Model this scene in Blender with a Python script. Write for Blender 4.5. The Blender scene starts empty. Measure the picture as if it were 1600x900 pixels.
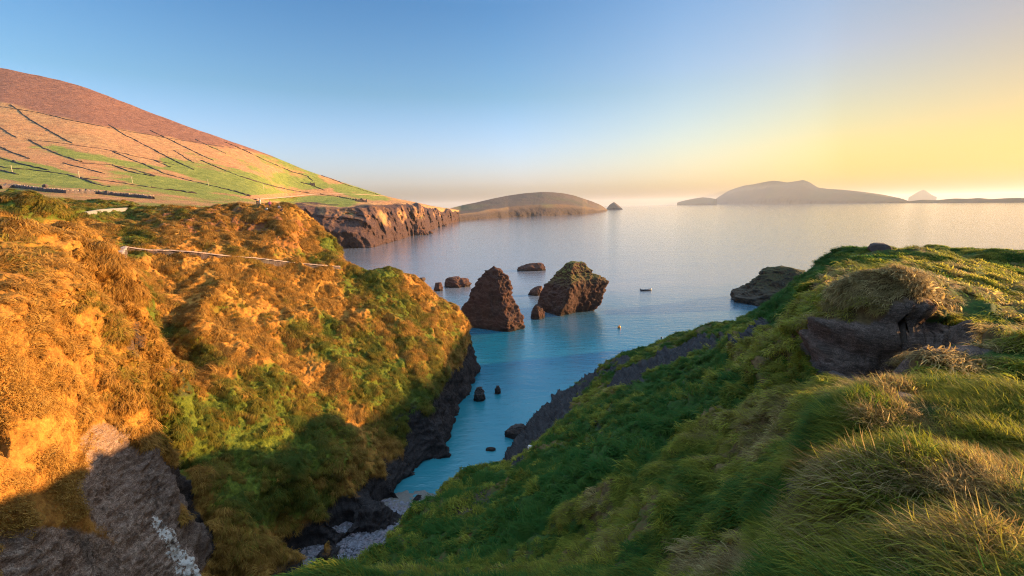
import bpy, bmesh, math, time
import numpy as np
from mathutils import Vector, Matrix
T0 = time.time()
RNG = np.random.default_rng(7)
sc = bpy.context.scene
COL = sc.collection

# ------------------------------------------------------------------ camera frame
W0, H0, F = 1600.0, 900.0, 711.0
CAMZ = 45.0
TH, RO = math.radians(10.13), math.radians(1.06)
fw = np.array([0, math.cos(TH), -math.sin(TH)])
r0 = np.array([1.0, 0, 0]); u0 = np.array([0, math.sin(TH), math.cos(TH)])
rt = math.cos(RO)*r0 - math.sin(RO)*u0
up = math.sin(RO)*r0 + math.cos(RO)*u0
ORG = np.array([0, 0, CAMZ])

def ray(px, py):
    px = np.asarray(px, float); py = np.asarray(py, float)
    return fw + rt*((px-800)/F)[..., None] + up*((450-py)/F)[..., None]
def P(px, py, Y):            # world point seen at a photo position, at forward distance Y
    d = ray(px, py); return ORG + d*(np.asarray(Y, float)/d[..., 1])[..., None]
def PZ(px, py, Z=0.0):       # world point seen at a photo position, at height Z
    d = ray(px, py); return ORG + d*((Z-CAMZ)/d[..., 2])[..., None]
def proj(p):
    q = p-ORG; w = np.maximum(q@fw, 1e-3)
    return 800+F*(q@rt)/w, 450-F*(q@up)/w

# ------------------------------------------------------------------ noise
def _h(ix, iy, iz, s):
    h = (ix*np.uint32(374761393)) ^ (iy*np.uint32(668265263)) ^ (iz*np.uint32(2246822519)) ^ np.uint32(s*97531+17)
    h = (h ^ (h >> np.uint32(13)))*np.uint32(1274126177)
    h = (h ^ (h >> np.uint32(15)))*np.uint32(2654435761)
    return ((h >> np.uint32(8)).astype(np.float32))/np.float32(8388608.0)-1.0
def vnoise(p, s=0):
    p = p.astype(np.float32)
    i = np.floor(p); f = p-i; i = i.astype(np.int32).astype(np.uint32)
    f = f*f*f*(f*(f*6-15)+10)
    x, y, z = i[:, 0], i[:, 1], i[:, 2]; o = np.uint32(1)
    fx, fy, fz = f[:, 0], f[:, 1], f[:, 2]
    def L(yy, zz):
        a = _h(x, yy, zz, s); return a+(_h(x+o, yy, zz, s)-a)*fx
    a = L(y, z); a = a+(L(y+o, z)-a)*fy
    b = L(y, z+o); b = b+(L(y+o, z+o)-b)*fy
    return a+(b-a)*fz
_R = np.array([[0.8, 0.6, 0], [-0.48, 0.64, 0.6], [0.36, -0.48, 0.8]])
def fbm(p, sc_, o=4, s=0, g=0.5, ridged=False):
    q = p/sc_; a = 1.0; t = 0; n = 0
    for k in range(o):
        v = vnoise(q+k*17.3, s+k)
        if ridged: v = 1-2*np.abs(v)
        t = t+a*v; n += a; a *= g; q = (q@_R)*2.03
    return t/n

# ------------------------------------------------------------------ mesh helpers
def mesh_np(name, v, q, smooth=True):
    me = bpy.data.meshes.new(name)
    v = np.asarray(v, np.float32); q = np.asarray(q, np.int32); k = q.shape[1]
    me.vertices.add(len(v)); me.vertices.foreach_set('co', v.ravel())
    me.loops.add(q.size); me.loops.foreach_set('vertex_index', q.ravel())
    me.polygons.add(len(q))
    me.polygons.foreach_set('loop_start', np.arange(0, q.size, k, dtype=np.int32))
    me.polygons.foreach_set('loop_total', np.full(len(q), k, dtype=np.int32))
    me.polygons.foreach_set('use_smooth', np.full(len(q), smooth, dtype=bool))
    me.update(calc_edges=True)
    return me
def put(name, me, mat=None, parent=None, loc=None):
    o = bpy.data.objects.new(name, me); COL.objects.link(o)
    if mat is not None: me.materials.append(mat)
    if parent is not None: o.parent = parent
    if loc is not None: o.location = loc
    return o
def tag(o, label=None, cat=None, group=None, kind=None):
    if label: o['label'] = label
    if cat: o['category'] = cat
    if group: o['group'] = group
    if kind: o['kind'] = kind
    return o
def grid_quads(n, m, wrap=False):
    i = np.arange(n-1)[:, None]*m; j = np.arange(m-1 if not wrap else m)[None, :]; j2 = (j+1) % m
    return np.stack([i+j, i+j2, i+m+j2, i+m+j], -1).reshape(-1, 4)
def gnormals(g):             # normals of an (n,m,3) grid
    a = np.gradient(g, axis=0); b = np.gradient(g, axis=1)
    n = np.cross(a, b); n /= np.linalg.norm(n, axis=-1, keepdims=True)+1e-9
    return n
def set_mask(me, rgb):
    a = me.attributes.new('mask', 'FLOAT_COLOR', 'POINT')
    c = np.ones((len(rgb), 4), np.float32); c[:, :3] = np.clip(rgb, 0, 1)
    a.data.foreach_set('color', c.ravel())
def compact(v, q, attrs):
    used = np.zeros(len(v), bool); used[q.ravel()] = True
    ix = np.cumsum(used)-1
    return v[used], ix[q], [a[used] for a in attrs]
def sstep(a, b, x):
    t = np.clip((x-a)/(b-a), 0, 1); return t*t*(3-2*t)
def strata(v, dr, per, s, wob=.35):     # stepped ledges of tilted beds
    a = v@np.array(dr)/per+fbm(v, per*3.5, 4, s)*wob*3; f_ = a-np.floor(a); i_ = vnoise(np.stack([np.floor(a), 0*a, 0*a], 1)+.5, s+9)
    return (f_**2.5)*.9+i_*.6-.3
def blobs(px, py, lst, wob=0.0):      # patches of ground cover: max of soft ellipses
    m = np.zeros(len(px), np.float32)
    for (cx, cy, rx, ry, ang, st) in lst:
        a = math.radians(ang); dx, dy = px-cx, py-cy
        u = dx*math.cos(a)+dy*math.sin(a); w = -dx*math.sin(a)+dy*math.cos(a)
        d = np.sqrt((u/rx)**2+(w/ry)**2)+wob
        m = np.maximum(m, st*(1-sstep(0.75, 1.2, d)))
    return m

class RBF:
    def __init__(s, xy, z, c):
        s.xy, s.c = xy, c; n = len(xy)
        A = s.k(xy, xy)+np.eye(n)*1e-3
        Pm = np.c_[np.ones(n), xy]
        M = np.block([[A, Pm], [Pm.T, np.zeros((3, 3))]])
        s.w = np.linalg.solve(M, np.r_[z, 0, 0, 0])
    def k(s, a, b):
        d2 = ((a[:, None, :]-b[None, :, :])**2).sum(-1); return -np.sqrt(d2+s.c**2)
    def __call__(s, q):
        out = np.empty(len(q))
        for i in range(0, len(q), 20000):
            b = q[i:i+20000]
            out[i:i+20000] = s.k(b, s.xy)@s.w[:-3]+s.w[-3]+b@s.w[-2:]
        return out

def bilerp(G, ua, ub, a, b):          # sample coarse grid G (A,B) at arrays
    A, B = G.shape
    i = np.clip(np.searchsorted(ua, a)-1, 0, A-2); j = np.clip(np.searchsorted(ub, b)-1, 0, B-2)
    fa = (a-ua[i])/(ua[i+1]-ua[i]); fb = (b-ub[j])/(ub[j+1]-ub[j])
    return (G[i, j]*(1-fa)*(1-fb)+G[i+1, j]*fa*(1-fb)+G[i, j+1]*(1-fa)*fb+G[i+1, j+1]*fa*fb)

# ------------------------------------------------------------------ node helpers
class NT:
    def __init__(s, mat):
        s.m = mat; mat.use_nodes = True; s.t = mat.node_tree; s.t.nodes.clear()
    def n(s, typ, **kw):
        nd = s.t.nodes.new(typ)
        ins = kw.pop('i', {})
        for k, v in kw.items(): setattr(nd, k, v)
        for k, v in ins.items():
            if isinstance(v, bpy.types.NodeSocket): s.t.links.new(v, nd.inputs[k])
            else: nd.inputs[k].default_value = v
        return nd
    def l(s, a, b): s.t.links.new(a, b)
    def noise(s, vec, scale, detail=4, rough=0.55, dist=0.0):
        return s.n('ShaderNodeTexNoise', i={'Vector': vec, 'Scale': scale, 'Detail': detail, 'Roughness': rough, 'Distortion': dist}).outputs['Fac']
    def math(s, op, a, b=None, clamp=False):
        i = {0: a}
        if b is not None: i[1] = b
        return s.n('ShaderNodeMath', operation=op, use_clamp=clamp, i=i).outputs[0]
    def mix(s, f, a, b, blend='MIX'):
        nd = s.n('ShaderNodeMix', data_type='RGBA', blend_type=blend)
        for k, v in ((0, f), (6, a), (7, b)):
            if isinstance(v, bpy.types.NodeSocket): s.l(v, nd.inputs[k])
            else: nd.inputs[k].default_value = v if k == 0 else (*v, 1)
        return nd.outputs[2]
    def ramp(s, f, pts):
        nd = s.n('ShaderNodeValToRGB', i={'Fac': f}); e = nd.color_ramp.elements
        while len(e) < len(pts): e.new(0.5)
        for el, (p, c) in zip(e, pts):
            el.position = p; el.color = (*c, 1) if len(c) == 3 else c
        return nd.outputs['Color']
    def mr(s, v, a, b, c=0.0, d=1.0):
        return s.n('ShaderNodeMapRange', i={'Value': v, 'From Min': a, 'From Max': b, 'To Min': c, 'To Max': d}).outputs[0]
    def scale(s, vec, xyz, rot=(0, 0, 0)):
        return s.n('ShaderNodeMapping', i={'Vector': vec, 'Scale': xyz, 'Rotation': rot}).outputs[0]

def M(name): return bpy.data.materials.new(name)

def ground_mat(name, dry=((.20, .105, .028), (.36, .20, .06)), green=((.035, .075, .008), (.10, .16, .015)),
               rock=((.05, .040, .042), (.17, .135, .125)), spec=((.10, .035, .03), (.22, .075, .06)),
               fine=1.0, bump=0.35, bdist=0.2, rock2=None):
    m = M(name); t = NT(m)
    geo = t.n('ShaderNodeNewGeometry'); pos = geo.outputs['Position']
    att = t.n('ShaderNodeAttribute', attribute_name='mask')
    sep = t.n('ShaderNodeSeparateColor', i={'Color': att.outputs['Color']})
    v = t.scale(pos, (fine, fine, fine))
    n1 = t.noise(v, 0.9, 8, 0.68, 0.6); n2 = t.noise(v, 5.0, 6, 0.7, 0.4); n3 = t.noise(v, .12, 4, .5)
    st = t.scale(v, (1.0, .8, 3.4), (0.5, 0.35, 0.2)); nr = t.noise(st, 1.1, 9, 0.72, 1.2)
    def two(c, f): return t.mix(f, c[0], c[1])
    f1 = t.mr(t.math('ADD', t.math('MULTIPLY', n2, .6), t.math('MULTIPLY', n1, .6)), .48, .74)
    cr_d = tuple(x*.7 for x in rock[0]); cd = two(dry, f1); cd = t.mix(t.mr(n3, .35, .65, 0, .35), cd, (dry[1][0]*.8, dry[1][1]*.55, dry[1][2]*.6))
    cg = two(green, f1)
    cr = two(rock, t.mr(nr, .35, .68)); cr = t.mix(t.mr(n2, .62, .75, 0, .6), cr, (rock[1][0]*1.5, rock[1][1]*1.45, rock[1][2]*1.4))
    n5 = t.noise(v, 14, 8, .75, .5); cr = t.mix(t.mr(n5, .40, .58), (cr_d[0], cr_d[1], cr_d[2]), cr)
    cs = two(spec, f1)
    if rock2:
        pa = t.n('ShaderNodeAttribute', attribute_name='pale').outputs['Fac']
        c2 = two(rock2, t.mr(nr, .35, .65)); c2 = t.mix(t.mr(n2, .5, .7, 0, .5), c2, (rock2[0][0]*.6, rock2[0][1]*.6, rock2[0][2]*.6)); c2 = t.mix(t.mr(n5, .40, .56), tuple(x*.9 for x in rock2[0]), c2); cr = t.mix(pa, cr, c2)
    brk = t.math('MULTIPLY', t.math('SUBTRACT', t.math('ADD', n1, n2), 1.0), .9)
    def fac(ch): return t.mr(t.math('ADD', sep.outputs[ch], brk), .35, .65)
    c = t.mix(fac(0), cd, cg); c = t.mix(fac(1), c, cr); c = t.mix(fac(2), c, cs)
    b1 = t.n('ShaderNodeBump', i={'Height': t.math('ADD', t.math('MULTIPLY', n1, 1.0), t.math('ADD', t.math('ADD', t.math('MULTIPLY', n5, .22), t.math('MULTIPLY', n2, .35)), t.math('MULTIPLY', t.math('MULTIPLY', nr, sep.outputs[1]), .9))), 'Strength': bump, 'Distance': bdist/fine})
    p = t.n('ShaderNodeBsdfPrincipled', i={'Base Color': c, 'Roughness': .92, 'Specular IOR Level': .15, 'Normal': b1.outputs[0]})
    o = t.n('ShaderNodeOutputMaterial'); t.l(p.outputs[0], o.inputs[0])
    return m

def rock_mat(name, c0, c1, green=(.07, .09, .012), moss=0.0, scale=1.0, wet=True):
    m = M(name); t = NT(m)
    geo = t.n('ShaderNodeNewGeometry'); pos = geo.outputs['Position']
    st = t.scale(pos, (1.0*scale, 1.0*scale, .55*scale), (0.5, 0.3, 0)); nr = t.noise(st, .55, 10, .7, 1.0)
    n2 = t.noise(pos, 3.5*scale, 7, .7); n4 = t.noise(pos, .25*scale, 3, .5)
    c = t.mix(t.mr(nr, .34, .68), c0, c1); c = t.mix(t.mr(n2, .35, .7, 0, .5), c, tuple(x*1.6 for x in c1))
    c = t.mix(t.mr(n4, .4, .65, 0, .5), c, (c1[0]*.9, c1[1]*.6, c1[2]*.5))
    sp = t.n('ShaderNodeSeparateXYZ', i={0: pos}); sn = t.n('ShaderNodeSeparateXYZ', i={0: geo.outputs['Normal']})
    if moss:
        a = t.math('MULTIPLY', t.mr(t.math('ADD', sn.outputs[2], t.math('MULTIPLY', t.math('SUBTRACT', n2, .5), 1.2)), .25, .7),
                   t.mr(t.math('ADD', sp.outputs[2], t.math('MULTIPLY', n4, 8)), moss, moss+6))
        c = t.mix(a, c, green)
    if wet:      # tide band: weed-dark rock just above the water
        c = t.mix(t.mr(t.math('ADD', sp.outputs[2], t.math('MULTIPLY', n2, 1.2)), 1.0, 2.4, .8, 0), c, (.018, .014, .012))
    b = t.n('ShaderNodeBump', i={'Height': t.math('ADD', nr, t.math('MULTIPLY', n2, .3)), 'Strength': .8, 'Distance': .5/scale})
    p = t.n('ShaderNodeBsdfPrincipled', i={'Base Color': c, 'Roughness': .85, 'Specular IOR Level': .25, 'Normal': b.outputs[0]})
    o = t.n('ShaderNodeOutputMaterial'); t.l(p.outputs[0], o.inputs[0])
    return m
def flat_mat(name, c, rough=.7, metal=0, var=.25, sc_=20):
    m = M(name); t = NT(m)
    g = t.n('ShaderNodeTexCoord').outputs['Object']; n = t.noise(g, sc_, 4)
    col = t.mix(n, tuple(x*(1-var) for x in c), tuple(min(1, x*(1+var)) for x in c))
    p = t.n('ShaderNodeBsdfPrincipled', i={'Base Color': col, 'Roughness': rough, 'Metallic': metal})
    o = t.n('ShaderNodeOutputMaterial'); t.l(p.outputs[0], o.inputs[0])
    return m

# ------------------------------------------------------------------ near headland (where the camera stands)
D = {
 1600: [(900,2.25),(835,2.8),(800,3.0),(700,4.6),(640,6.4),(605,8.6),(556,9.6),('h',13,40.0),(538,16.5),(480,30),(440,47),(412,74),(404,87),(399,105),('h',113,23),('h',122,8),('h',140,-6)],
 1520: [(900,2.4),(838,2.9),(778,3.2),(700,4.8),(640,6.7),(605,8.2),(541,9.2),('h',13,39.4),(530,17),(498,20.5),(470,28),(440,41),(415,60),(404,78),(399,98),('h',106,23),('h',114,8),('h',128,-6)],
 1450: [(900,2.7),(825,3.2),(742,3.5),(690,5.0),(650,6.6),(622,7.9),(546,8.7),('h',12,38.8),(562,17.2),(500,18.0),(458,21),(444,28),(420,40),(405,62),(400,76),(398,92),('h',99,23),('h',107,8),('h',122,-6)],
 1400: [(900,2.9),(832,3.3),(744,3.65),(722,4.7),(690,5.4),(645,5.9),('h',8,40.4),(622,10.5),(600,14),(572,17.5),(490,17.9),(445,21.5),(430,30),(412,45),(400,66),('h',80,30),('h',98,2),('h',108,-6)],
 1350: [(900,3.1),(845,3.4),(757,3.8),(738,4.7),(700,5.1),(662,5.5),('h',7.5,40.4),(640,12),(610,17.2),(565,17.8),(490,18.4),(442,22),(428,32),(408,45),(390,63),('h',72,27),('h',90,0),('h',100,-6)],
 1300: [(900,3.5),(850,4.1),(790,5.2),(735,7.2),(700,9.5),(650,13),(600,17.6),(540,19.5),(490,22),(468,28),(440,40),(402,60),('h',69,26),('h',84,0),('h',95,-6)],
 1250: [(905,5.2),(800,7.5),(720,11),(650,16),(580,23),(520,32),(470,45),(448,60),('h',68,22),('h',80,0),('h',92,-6)],
 1200: [(900,6.4),(800,9.2),(700,14.5),(620,22),(560,31),(515,44),(480,66),('h',76,16),('h',88,-2),('h',98,-7)],
 1150: [(900,8),(800,11.5),(700,18),(620,28),(560,42),(520,60),(504,76),('h',86,12),('h',96,-4)],
 1090: [(900,9.8),(800,14),(700,22.5),(620,37),(570,54),(535,76),(524,86),('h',95,5),('h',104,-6)],
 1050: [(900,11),(800,16),(700,26),(630,42),(570,68),(533,90),('h',97,4),('h',105,-6)],
 950: [(900,14),(800,20.5),(700,34),(650,48),(600,75),(576,92),('h',98,2),('h',106,-6)],
 870: [(900,17),(820,24),(760,32),(720,42),(690,54),(650,75),(632,92),('z',614,0.3),('h',112,-6)],
 830: [(900,18.7),(820,26.5),(770,35),(742,46),(715,62),(690,74),('z',664,0.3),('h',101,-6)],
 800: [(900,20),(820,29),(765,43),(738,54),('h',61,5.4),(722,72.5),('z',706,0.3),('h',88,-5)],
 760: [(900,22.5),(820,32),(770,44),(744,52),('h',59,3.0),('h',66,-1.5),('h',78,-6)],
 700: [(900,26),(830,34),(785,43),(768,47),('h',53,3.5),('h',60,-2.0),('h',70,-6)],
 640: [(900,29),(850,35),(822,39),('h',45,2.5),('h',52,-3),('h',60,-6)],
 570: [(960,29),(895,33),('h',39,1.5),('h',47,-4)],
}
pts = []
for px, L in D.items():
    for e in L:
        if e[0] == 'h':
            d = ray(px, 600); pts.append([d[0]/d[1]*e[1], e[1], e[2]])
        elif e[0] == 'z': pts.append(PZ(px, e[1], e[2]))
        else: pts.append(P(px, e[0], e[1]))
pts += [(0,0,43.1),(1.2,1,42.9),(-1.5,1.5,42.2),(3,0,43.1),(6,2,42.5),(10,5,41.9),(20,8,41.0),(35,20,39.0),(60,30,36.5),(90,45,34),(86,68,33.5),(113,72,30),
        (40,0,40),(80,0,36.5),(110,45,32),(150,70,6),(165,20,8),(190,50,-6),(150,105,-5),(120,0,33),(190,-40,10),(0,-12,43.5),(30,-25,42.5),(80,-60,42),(-20,-20,41),(0,-70,46),(-60,-60,46),
        (-5,4,38.5),(-4,9,36.5),(-9,12,33),(-12,20,25),(-17,26,15),(-22,30,7),(-24,36,1),(-28,42,-5),(-14,2,34),(-22,8,26),(-26,14,14),(-31,20,5),(-36,24,-2),(-34,10,8),(-45,15,-6),(-60,0,-6),(-40,0,18),(-21,42,-3),(-40,34,-6)]
pts = np.array(pts)
def lp(x, y):
    r = np.sqrt(x*x+y*y); a = np.arctan2(x, y); return np.c_[a*1.0, np.log(r+2.5)*1.0]
rD = RBF(lp(pts[:, 0], pts[:, 1]), pts[:, 2], 0.025)

ca = np.linspace(-math.pi, math.pi, 500); cr = np.linspace(math.log(2.5), math.log(235), 620)
CA, CR = np.meshgrid(ca, cr, indexing='ij')
GD = rD(np.c_[CA.ravel(), CR.ravel()]).reshape(CA.shape)
def hD(x, y):
    q = lp(x, y); z = bilerp(GD, ca, cr, q[:, 0], q[:, 1]); r_ = np.hypot(x, y); w_ = sstep(1.2, 3.6, r_)
    z = np.where((q[:, 0] > .62) & (q[:, 0] < 2.2) & (r_ > 60), np.minimum(z, 38.9-.075*(r_-70)), z)
    return z*w_+(1-w_)*(43.0+.12*x-.3*y)
az = np.r_[np.linspace(-180, -62, 60)[:-1], np.linspace(-62, 62, 1000)[:-1], np.linspace(62, 180, 90)]*math.pi/180
rr = np.exp(np.linspace(math.log(.25), math.log(215), 1250))
A_, R_ = np.meshgrid(az, rr, indexing='ij')
X, Y = R_*np.sin(A_), R_*np.cos(A_)
g = np.stack([X, Y, hD(X.ravel(), Y.ravel()).reshape(X.shape)], -1)
nD = gnormals(g); nD *= np.sign(nD[..., 2:3])
v = g.reshape(-1, 3); nn = nD.reshape(-1, 3); r = R_.ravel()
px, py = proj(v)
wob = fbm(v, 2.5, 3, 5)*.35
rockm = blobs(px, py, [(1350,560,75,52,5,1),(1330,590,60,40,0,1),(1455,530,85,26,6,1),(1400,520,40,50,0,1),(1430,626,38,13,-8,.9),
    (1000,590,60,20,-28,1),(1060,560,70,18,-24,.9),(1100,545,60,14,-20,.6),(860,650,75,28,-52,1),(800,710,30,22,0,1),(905,600,50,18,-35,1),(955,580,40,9,-25,1),
    (1190,535,34,8,-45,1),(1160,545,20,6,-30,.8),(930,680,30,8,-45,.55),(1120,600,60,10,-20,.45),(1250,600,18,30,30,.4),(1290,810,16,60,8,.6),(740,790,40,10,-30,.5)], wob)
rockm = rockm*np.where(px < 1150, sstep(-.7, -.2, fbm(v, 4.5, 4, 7, .6)+.15*(py > 640)), 1)
rockm = np.maximum(rockm, 1-sstep(1.5, 5.5, v[:, 2]+3*wob))
gn = fbm(v, 9, 3, 11); gn2 = fbm(v, 2.2, 3, 21)
green = .66+.45*gn+.35*gn2+.25*(r < 14)
green += blobs(px, py, [(1060,640,130,50,-30,.6),(900,760,200,60,-35,.4),(1250,450,90,40,-40,.8),(1000,690,160,50,-25,.5),(1100,760,120,50,0,.3),(1560,640,120,80,20,.4),(1540,440,120,40,8,.25)], wob)
green -= blobs(px, py, [(1350,465,100,22,10,.45),(1440,465,90,22,10,.3),(1400,760,140,28,5,.6),(1500,800,160,28,15,.5),(1420,860,200,40,0,.35),(1390,640,50,20,0,.7),(1480,560,60,16,0,.4),(1180,890,100,22,0,.8),(1120,600,80,30,-30,.25),(1180,720,40,90,35,.35),(1330,760,60,18,0,.5)], wob)
steep = sstep(.80, .55, nn[:, 2])*sstep(8, 16, r)
green -= .25*steep
# relief: hummocks, terracettes, tussocks, rock ledges
amp = np.clip(r/30, .03, 1)*(1+.6*sstep(30, 60, r))
d = fbm(v, 7, 3, 31)*.75*amp*(1-sstep(9, 3, r)*.6)*(1-.6*sstep(.85, 1.0, A_.ravel()))
tus = fbm(v*np.array([1, 1, 1.6]), 1.5, 4, 41, .55, True)
d += tus*.26*np.clip(r/16, .08, 1)
d += fbm(v@_R*np.array([1, 1, 1.8]), 3.4, 3, 52, .5, True)*.55*np.clip(r/22, .05, 1)*(1-.5*sstep(55, 80, r))-.1*np.clip(r/22, 0, 1)
rk = fbm(v*np.array([1.0, .7, 2.4]), 2.6, 5, 51, .55, True)
d += rockm*rk*.7*np.clip(r/35, .12, 1)*(1-.5*sstep(26, 14, r))+rockm*sstep(32, 20, r)*(fbm(v, .7, 4, 56, .6, True)*.16+fbm(v, .22, 3, 57)*.05)
d += rockm*sstep(22, 36, r)*strata(v, (.55, -.25, .8), 1.5, 58)*.9
dirt = blobs(px, py, [(1400,540,140,95,5,1)], wob*.3)*sstep(32, 24, r)
terr = fbm(v*np.array([.16, .16, .62])+fbm(v, 6, 2, 61)[:, None]*.35, 1.0, 3, 62, .55, True)
d += terr*1.05*np.clip(r/26, .04, 1)*(1-.7*sstep(50, 75, r))*sstep(.95, .80, nn[:, 2]-.0)
green -= .38*terr*sstep(6, 14, r)
d = d*(1-sstep(3.0, 1.2, r)*.7)*(1-.88*blobs(px, py, [(1430,560,130,75,0,1)])*((r > 10) & (r < 21)))
v2 = v+nn*d[:, None]
# the hollow under the turf bank
c0 = P(1407, 522, 17.9)
px2, py2 = proj(v2)
hole = (1-sstep(.55, 1.15, np.sqrt(((px2-1409+ (py2-520)*.25)/24)**2+((py2-522)/44)**2)+wob*.3))*(np.abs(v2[:, 1]-18)<3)
lip = blobs(px2, py2, [(1400,478,110,14,8,1)])*(np.abs(v2[:, 1]-18.8)<2.5)
v2 -= nn*0; v2[:, 1] -= lip*.35
q = grid_quads(len(az), len(rr))
px2, py2 = proj(v2); pit = (((px2-1409+(py2-520)*.25)/15)**2+((py2-522)/34)**2 < 1) & (np.abs(v2[:, 1]-18) < 3.2)
keep = (v2[q][:, :, 2].max(1) > -1.2) & ~pit[q].all(1) & ~((A_.ravel()[q[:, 0]] < -.82) & (A_.ravel()[q[:, 0]] > -2.0) & (r[q[:, 0]] > 26))
msk = np.c_[green, rockm, np.zeros(len(v2))]
vv, qq, (mk, dk) = compact(v2, q[keep], [msk, dirt])
mat_near = ground_mat('turf_near', dry=((.05, .032, .012), (.20, .13, .05)), green=((.012, .032, .006), (.05, .095, .015)), rock=((.018,.016,.018),(.13,.11,.108)), rock2=((.045,.028,.020),(.24,.155,.125)), fine=2.2, bump=.7)
me = mesh_np('headland', vv, qq); set_mask(me, mk); a = me.attributes.new('pale', 'FLOAT', 'POINT'); a.data.foreach_set('value', dk.astype(np.float32))
tag(put('headland', me, mat_near), 'steep grassy headland in the foreground with turf hummocks and a rock hollow', kind='structure')
print('D', len(vv), round(time.time()-T0, 1))
gridD = v2.reshape(len(az), len(rr), 3); maskD = msk.reshape(len(az), len(rr), 3)

# ------------------------------------------------------------------ left headland, near bank and the mound behind
Lc = {
 -160: [(900,22),(700,25),(500,30),(380,44),(338,62),(326,95),(316,130),(305,170)],
 -80: [(900,22.8),(800,24),(700,25.8),(600,27.8),(500,30.5),(420,35.5),(360,44),(333,60),(322,90),(312,130)],
 0: [(900,24),(800,25.5),(700,27),(600,29),(500,32),(420,37.5),(360,46),(331,60),(325,85),(318,120),(312,150)],
 60: [(900,25.5),(750,28.5),(600,31.5),(500,34.5),(420,40),(360,49),(322,62),('d',322,74,1.5),(321,90),(316,120)],
 110: [(900,27.5),(800,29.5),(700,31.5),(600,34.5),(500,38.5),(420,45),(365,54),(352,60),('d',352,68,3.0),(335,90),(322,120),(316,140)],
 160: [(900,30),(800,32.5),(700,35.5),(600,39),(500,43.5),(420,50),(392,55),('d',392,62,4),(378,76),(352,90),(332,108),(322,135)],
 200: [(900,32),(800,34.7),(720,37.5),(650,40),(560,44),(490,48.5),(440,51),('d',450,56,4.5),(425,66),(394,75.5),(372,84),(345,97),(330,110),(322,130)],
 232: [(900,34),(800,37),(735,39),(690,42),(640,43.2),('d',650,48,4.5),(590,57),(500,64),(440,70.5),(397,77),(365,87),(335,100),(328,112)],
 290: [(900,37),(830,39.5),(800,40.6),('d',800,44,3),(740,46.5),(680,50.5),(600,57),(520,64),(450,72),(400,80.5),(372,88),(345,97),(326,108),('d',326,122,2)],
 325: [(900,38.2),('d',900,41,3),(820,44),(740,48.5),(660,54),(580,60.5),(500,68.5),(440,76.5),(401,83.5),(375,90),(345,98),(324,108)],
 400: [(900,43),(820,47),(740,52),(660,58),(580,65),(500,74),(440,83),(406,89.5),(385,94),(355,101),(326,108),('d',326,120,4),('d',326,135,16)],
 450: [(898,46),(850,47.6),(780,52),(700,58),(620,65),(540,74),(470,84),(409,94.5),(380,99),(348,105),(323,110),('d',323,121,6),('d',323,136,24)],
 500: [('z',873,2.2),(835,50.5),(780,55),(700,61),(620,69),(540,78),(470,89),(414,99),(390,104),(372,108),(362,111),('d',362,121,9),('d',362,134,26)],
 530: [('z',850,1.8),(815,54),(760,58.5),(680,65),(600,73),(520,84),(450,95.5),(418,102),(402,107),(389,112),('d',389,121,9),('d',389,132,26)],
 550: [('z',838,1.4),(800,56),(740,60.5),(660,68),(580,77),(500,89),(440,99),(420,105),('d',420,113,8),('d',420,124,24)],
 600: [('z',800,.8),(760,63.5),(700,68),(620,76),(540,87),(470,99),(426,109),('d',426,118,8),('d',426,130,26)],
 650: [('z',765,.3),(725,71.5),(660,77.5),(590,85),(520,94.5),(470,106),(441,114),('d',441,124,9),('d',441,135,24)],
 690: [('z',732,0),(690,77),(630,84),(570,93),(510,104),(466,116.5),('d',466,125,8),('d',466,135,20)],
 715: [('z',660,0),(625,96),(585,101),(540,107),(505,114),(487,119.5),('d',487,127,8),('d',487,135,17)],
 735: [('z',606,0),(580,112),(550,116),(528,121),('d',528,127,7),('d',528,134,14)],
 748: [('z',584,0),(572,121),('d',566,127,4)],
}
pl = []
for px, L in Lc.items():
    for e in L:
        if e[0] == 'd':
            p = P(px, e[1], e[2]); p[2] -= e[3]; pl.append(p)
        elif e[0] == 'z': pl.append(PZ(px, e[1], e[2]))
        else: pl.append(P(px, *e))
for k in [(470,905,-1),(500,895,-1.5),(540,862,-2.5),(600,825,-3),(650,792,-3),(690,757,-3.5),(712,715,-4),(735,660,-5),(760,610,-6),(775,580,-7),(775,555,-8)]: pl.append(PZ(*k))
pl += [(-30,30,4),(-25,40,1),(-35,26,10),(-2,140,-9),(-20,150,-10),(-40,150,-9),(-60,160,-6),(-20,30,0),(-12,55,-5),(5,100,-10),(-30,140,-5)]
pl = np.array(pl)
rL = RBF(lp(pl[:, 0], pl[:, 1])*np.array([1, 1.0]), pl[:, 2], 0.03)
la = np.linspace(math.radians(-65), math.radians(3), 320); lr = np.linspace(math.log(22), math.log(205), 420)
LA, LR = np.meshgrid(la, lr, indexing='ij'); GL = rL(np.c_[LA.ravel(), LR.ravel()]).reshape(LA.shape)
def hL(x, y):
    qv = lp(x, y); return bilerp(GL, la, lr, qv[:, 0], qv[:, 1])
az2 = np.radians(np.linspace(-64, 2, 1000)); rr2 = np.exp(np.linspace(math.log(24), math.log(185), 1150))
A2, R2 = np.meshgrid(az2, rr2, indexing='ij'); X, Y = R2*np.sin(A2), R2*np.cos(A2)
g = np.stack([X, Y, hL(X.ravel(), Y.ravel()).reshape(X.shape)], -1)
n2_ = gnormals(g); n2_ *= np.sign(n2_[..., 2:3])
v = g.reshape(-1, 3); nn = n2_.reshape(-1, 3); r = R2.ravel()
px, py = proj(v); wob = fbm(v, 4, 3, 65)*.35
bank = sstep(60, 46, r)*(px < 330)          # the near bank, bare and close-cropped
rockm = np.maximum(1-sstep(2.5+3*(px > 640), 7+5*(px > 640), v[:, 2]+6*wob), 0)
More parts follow.
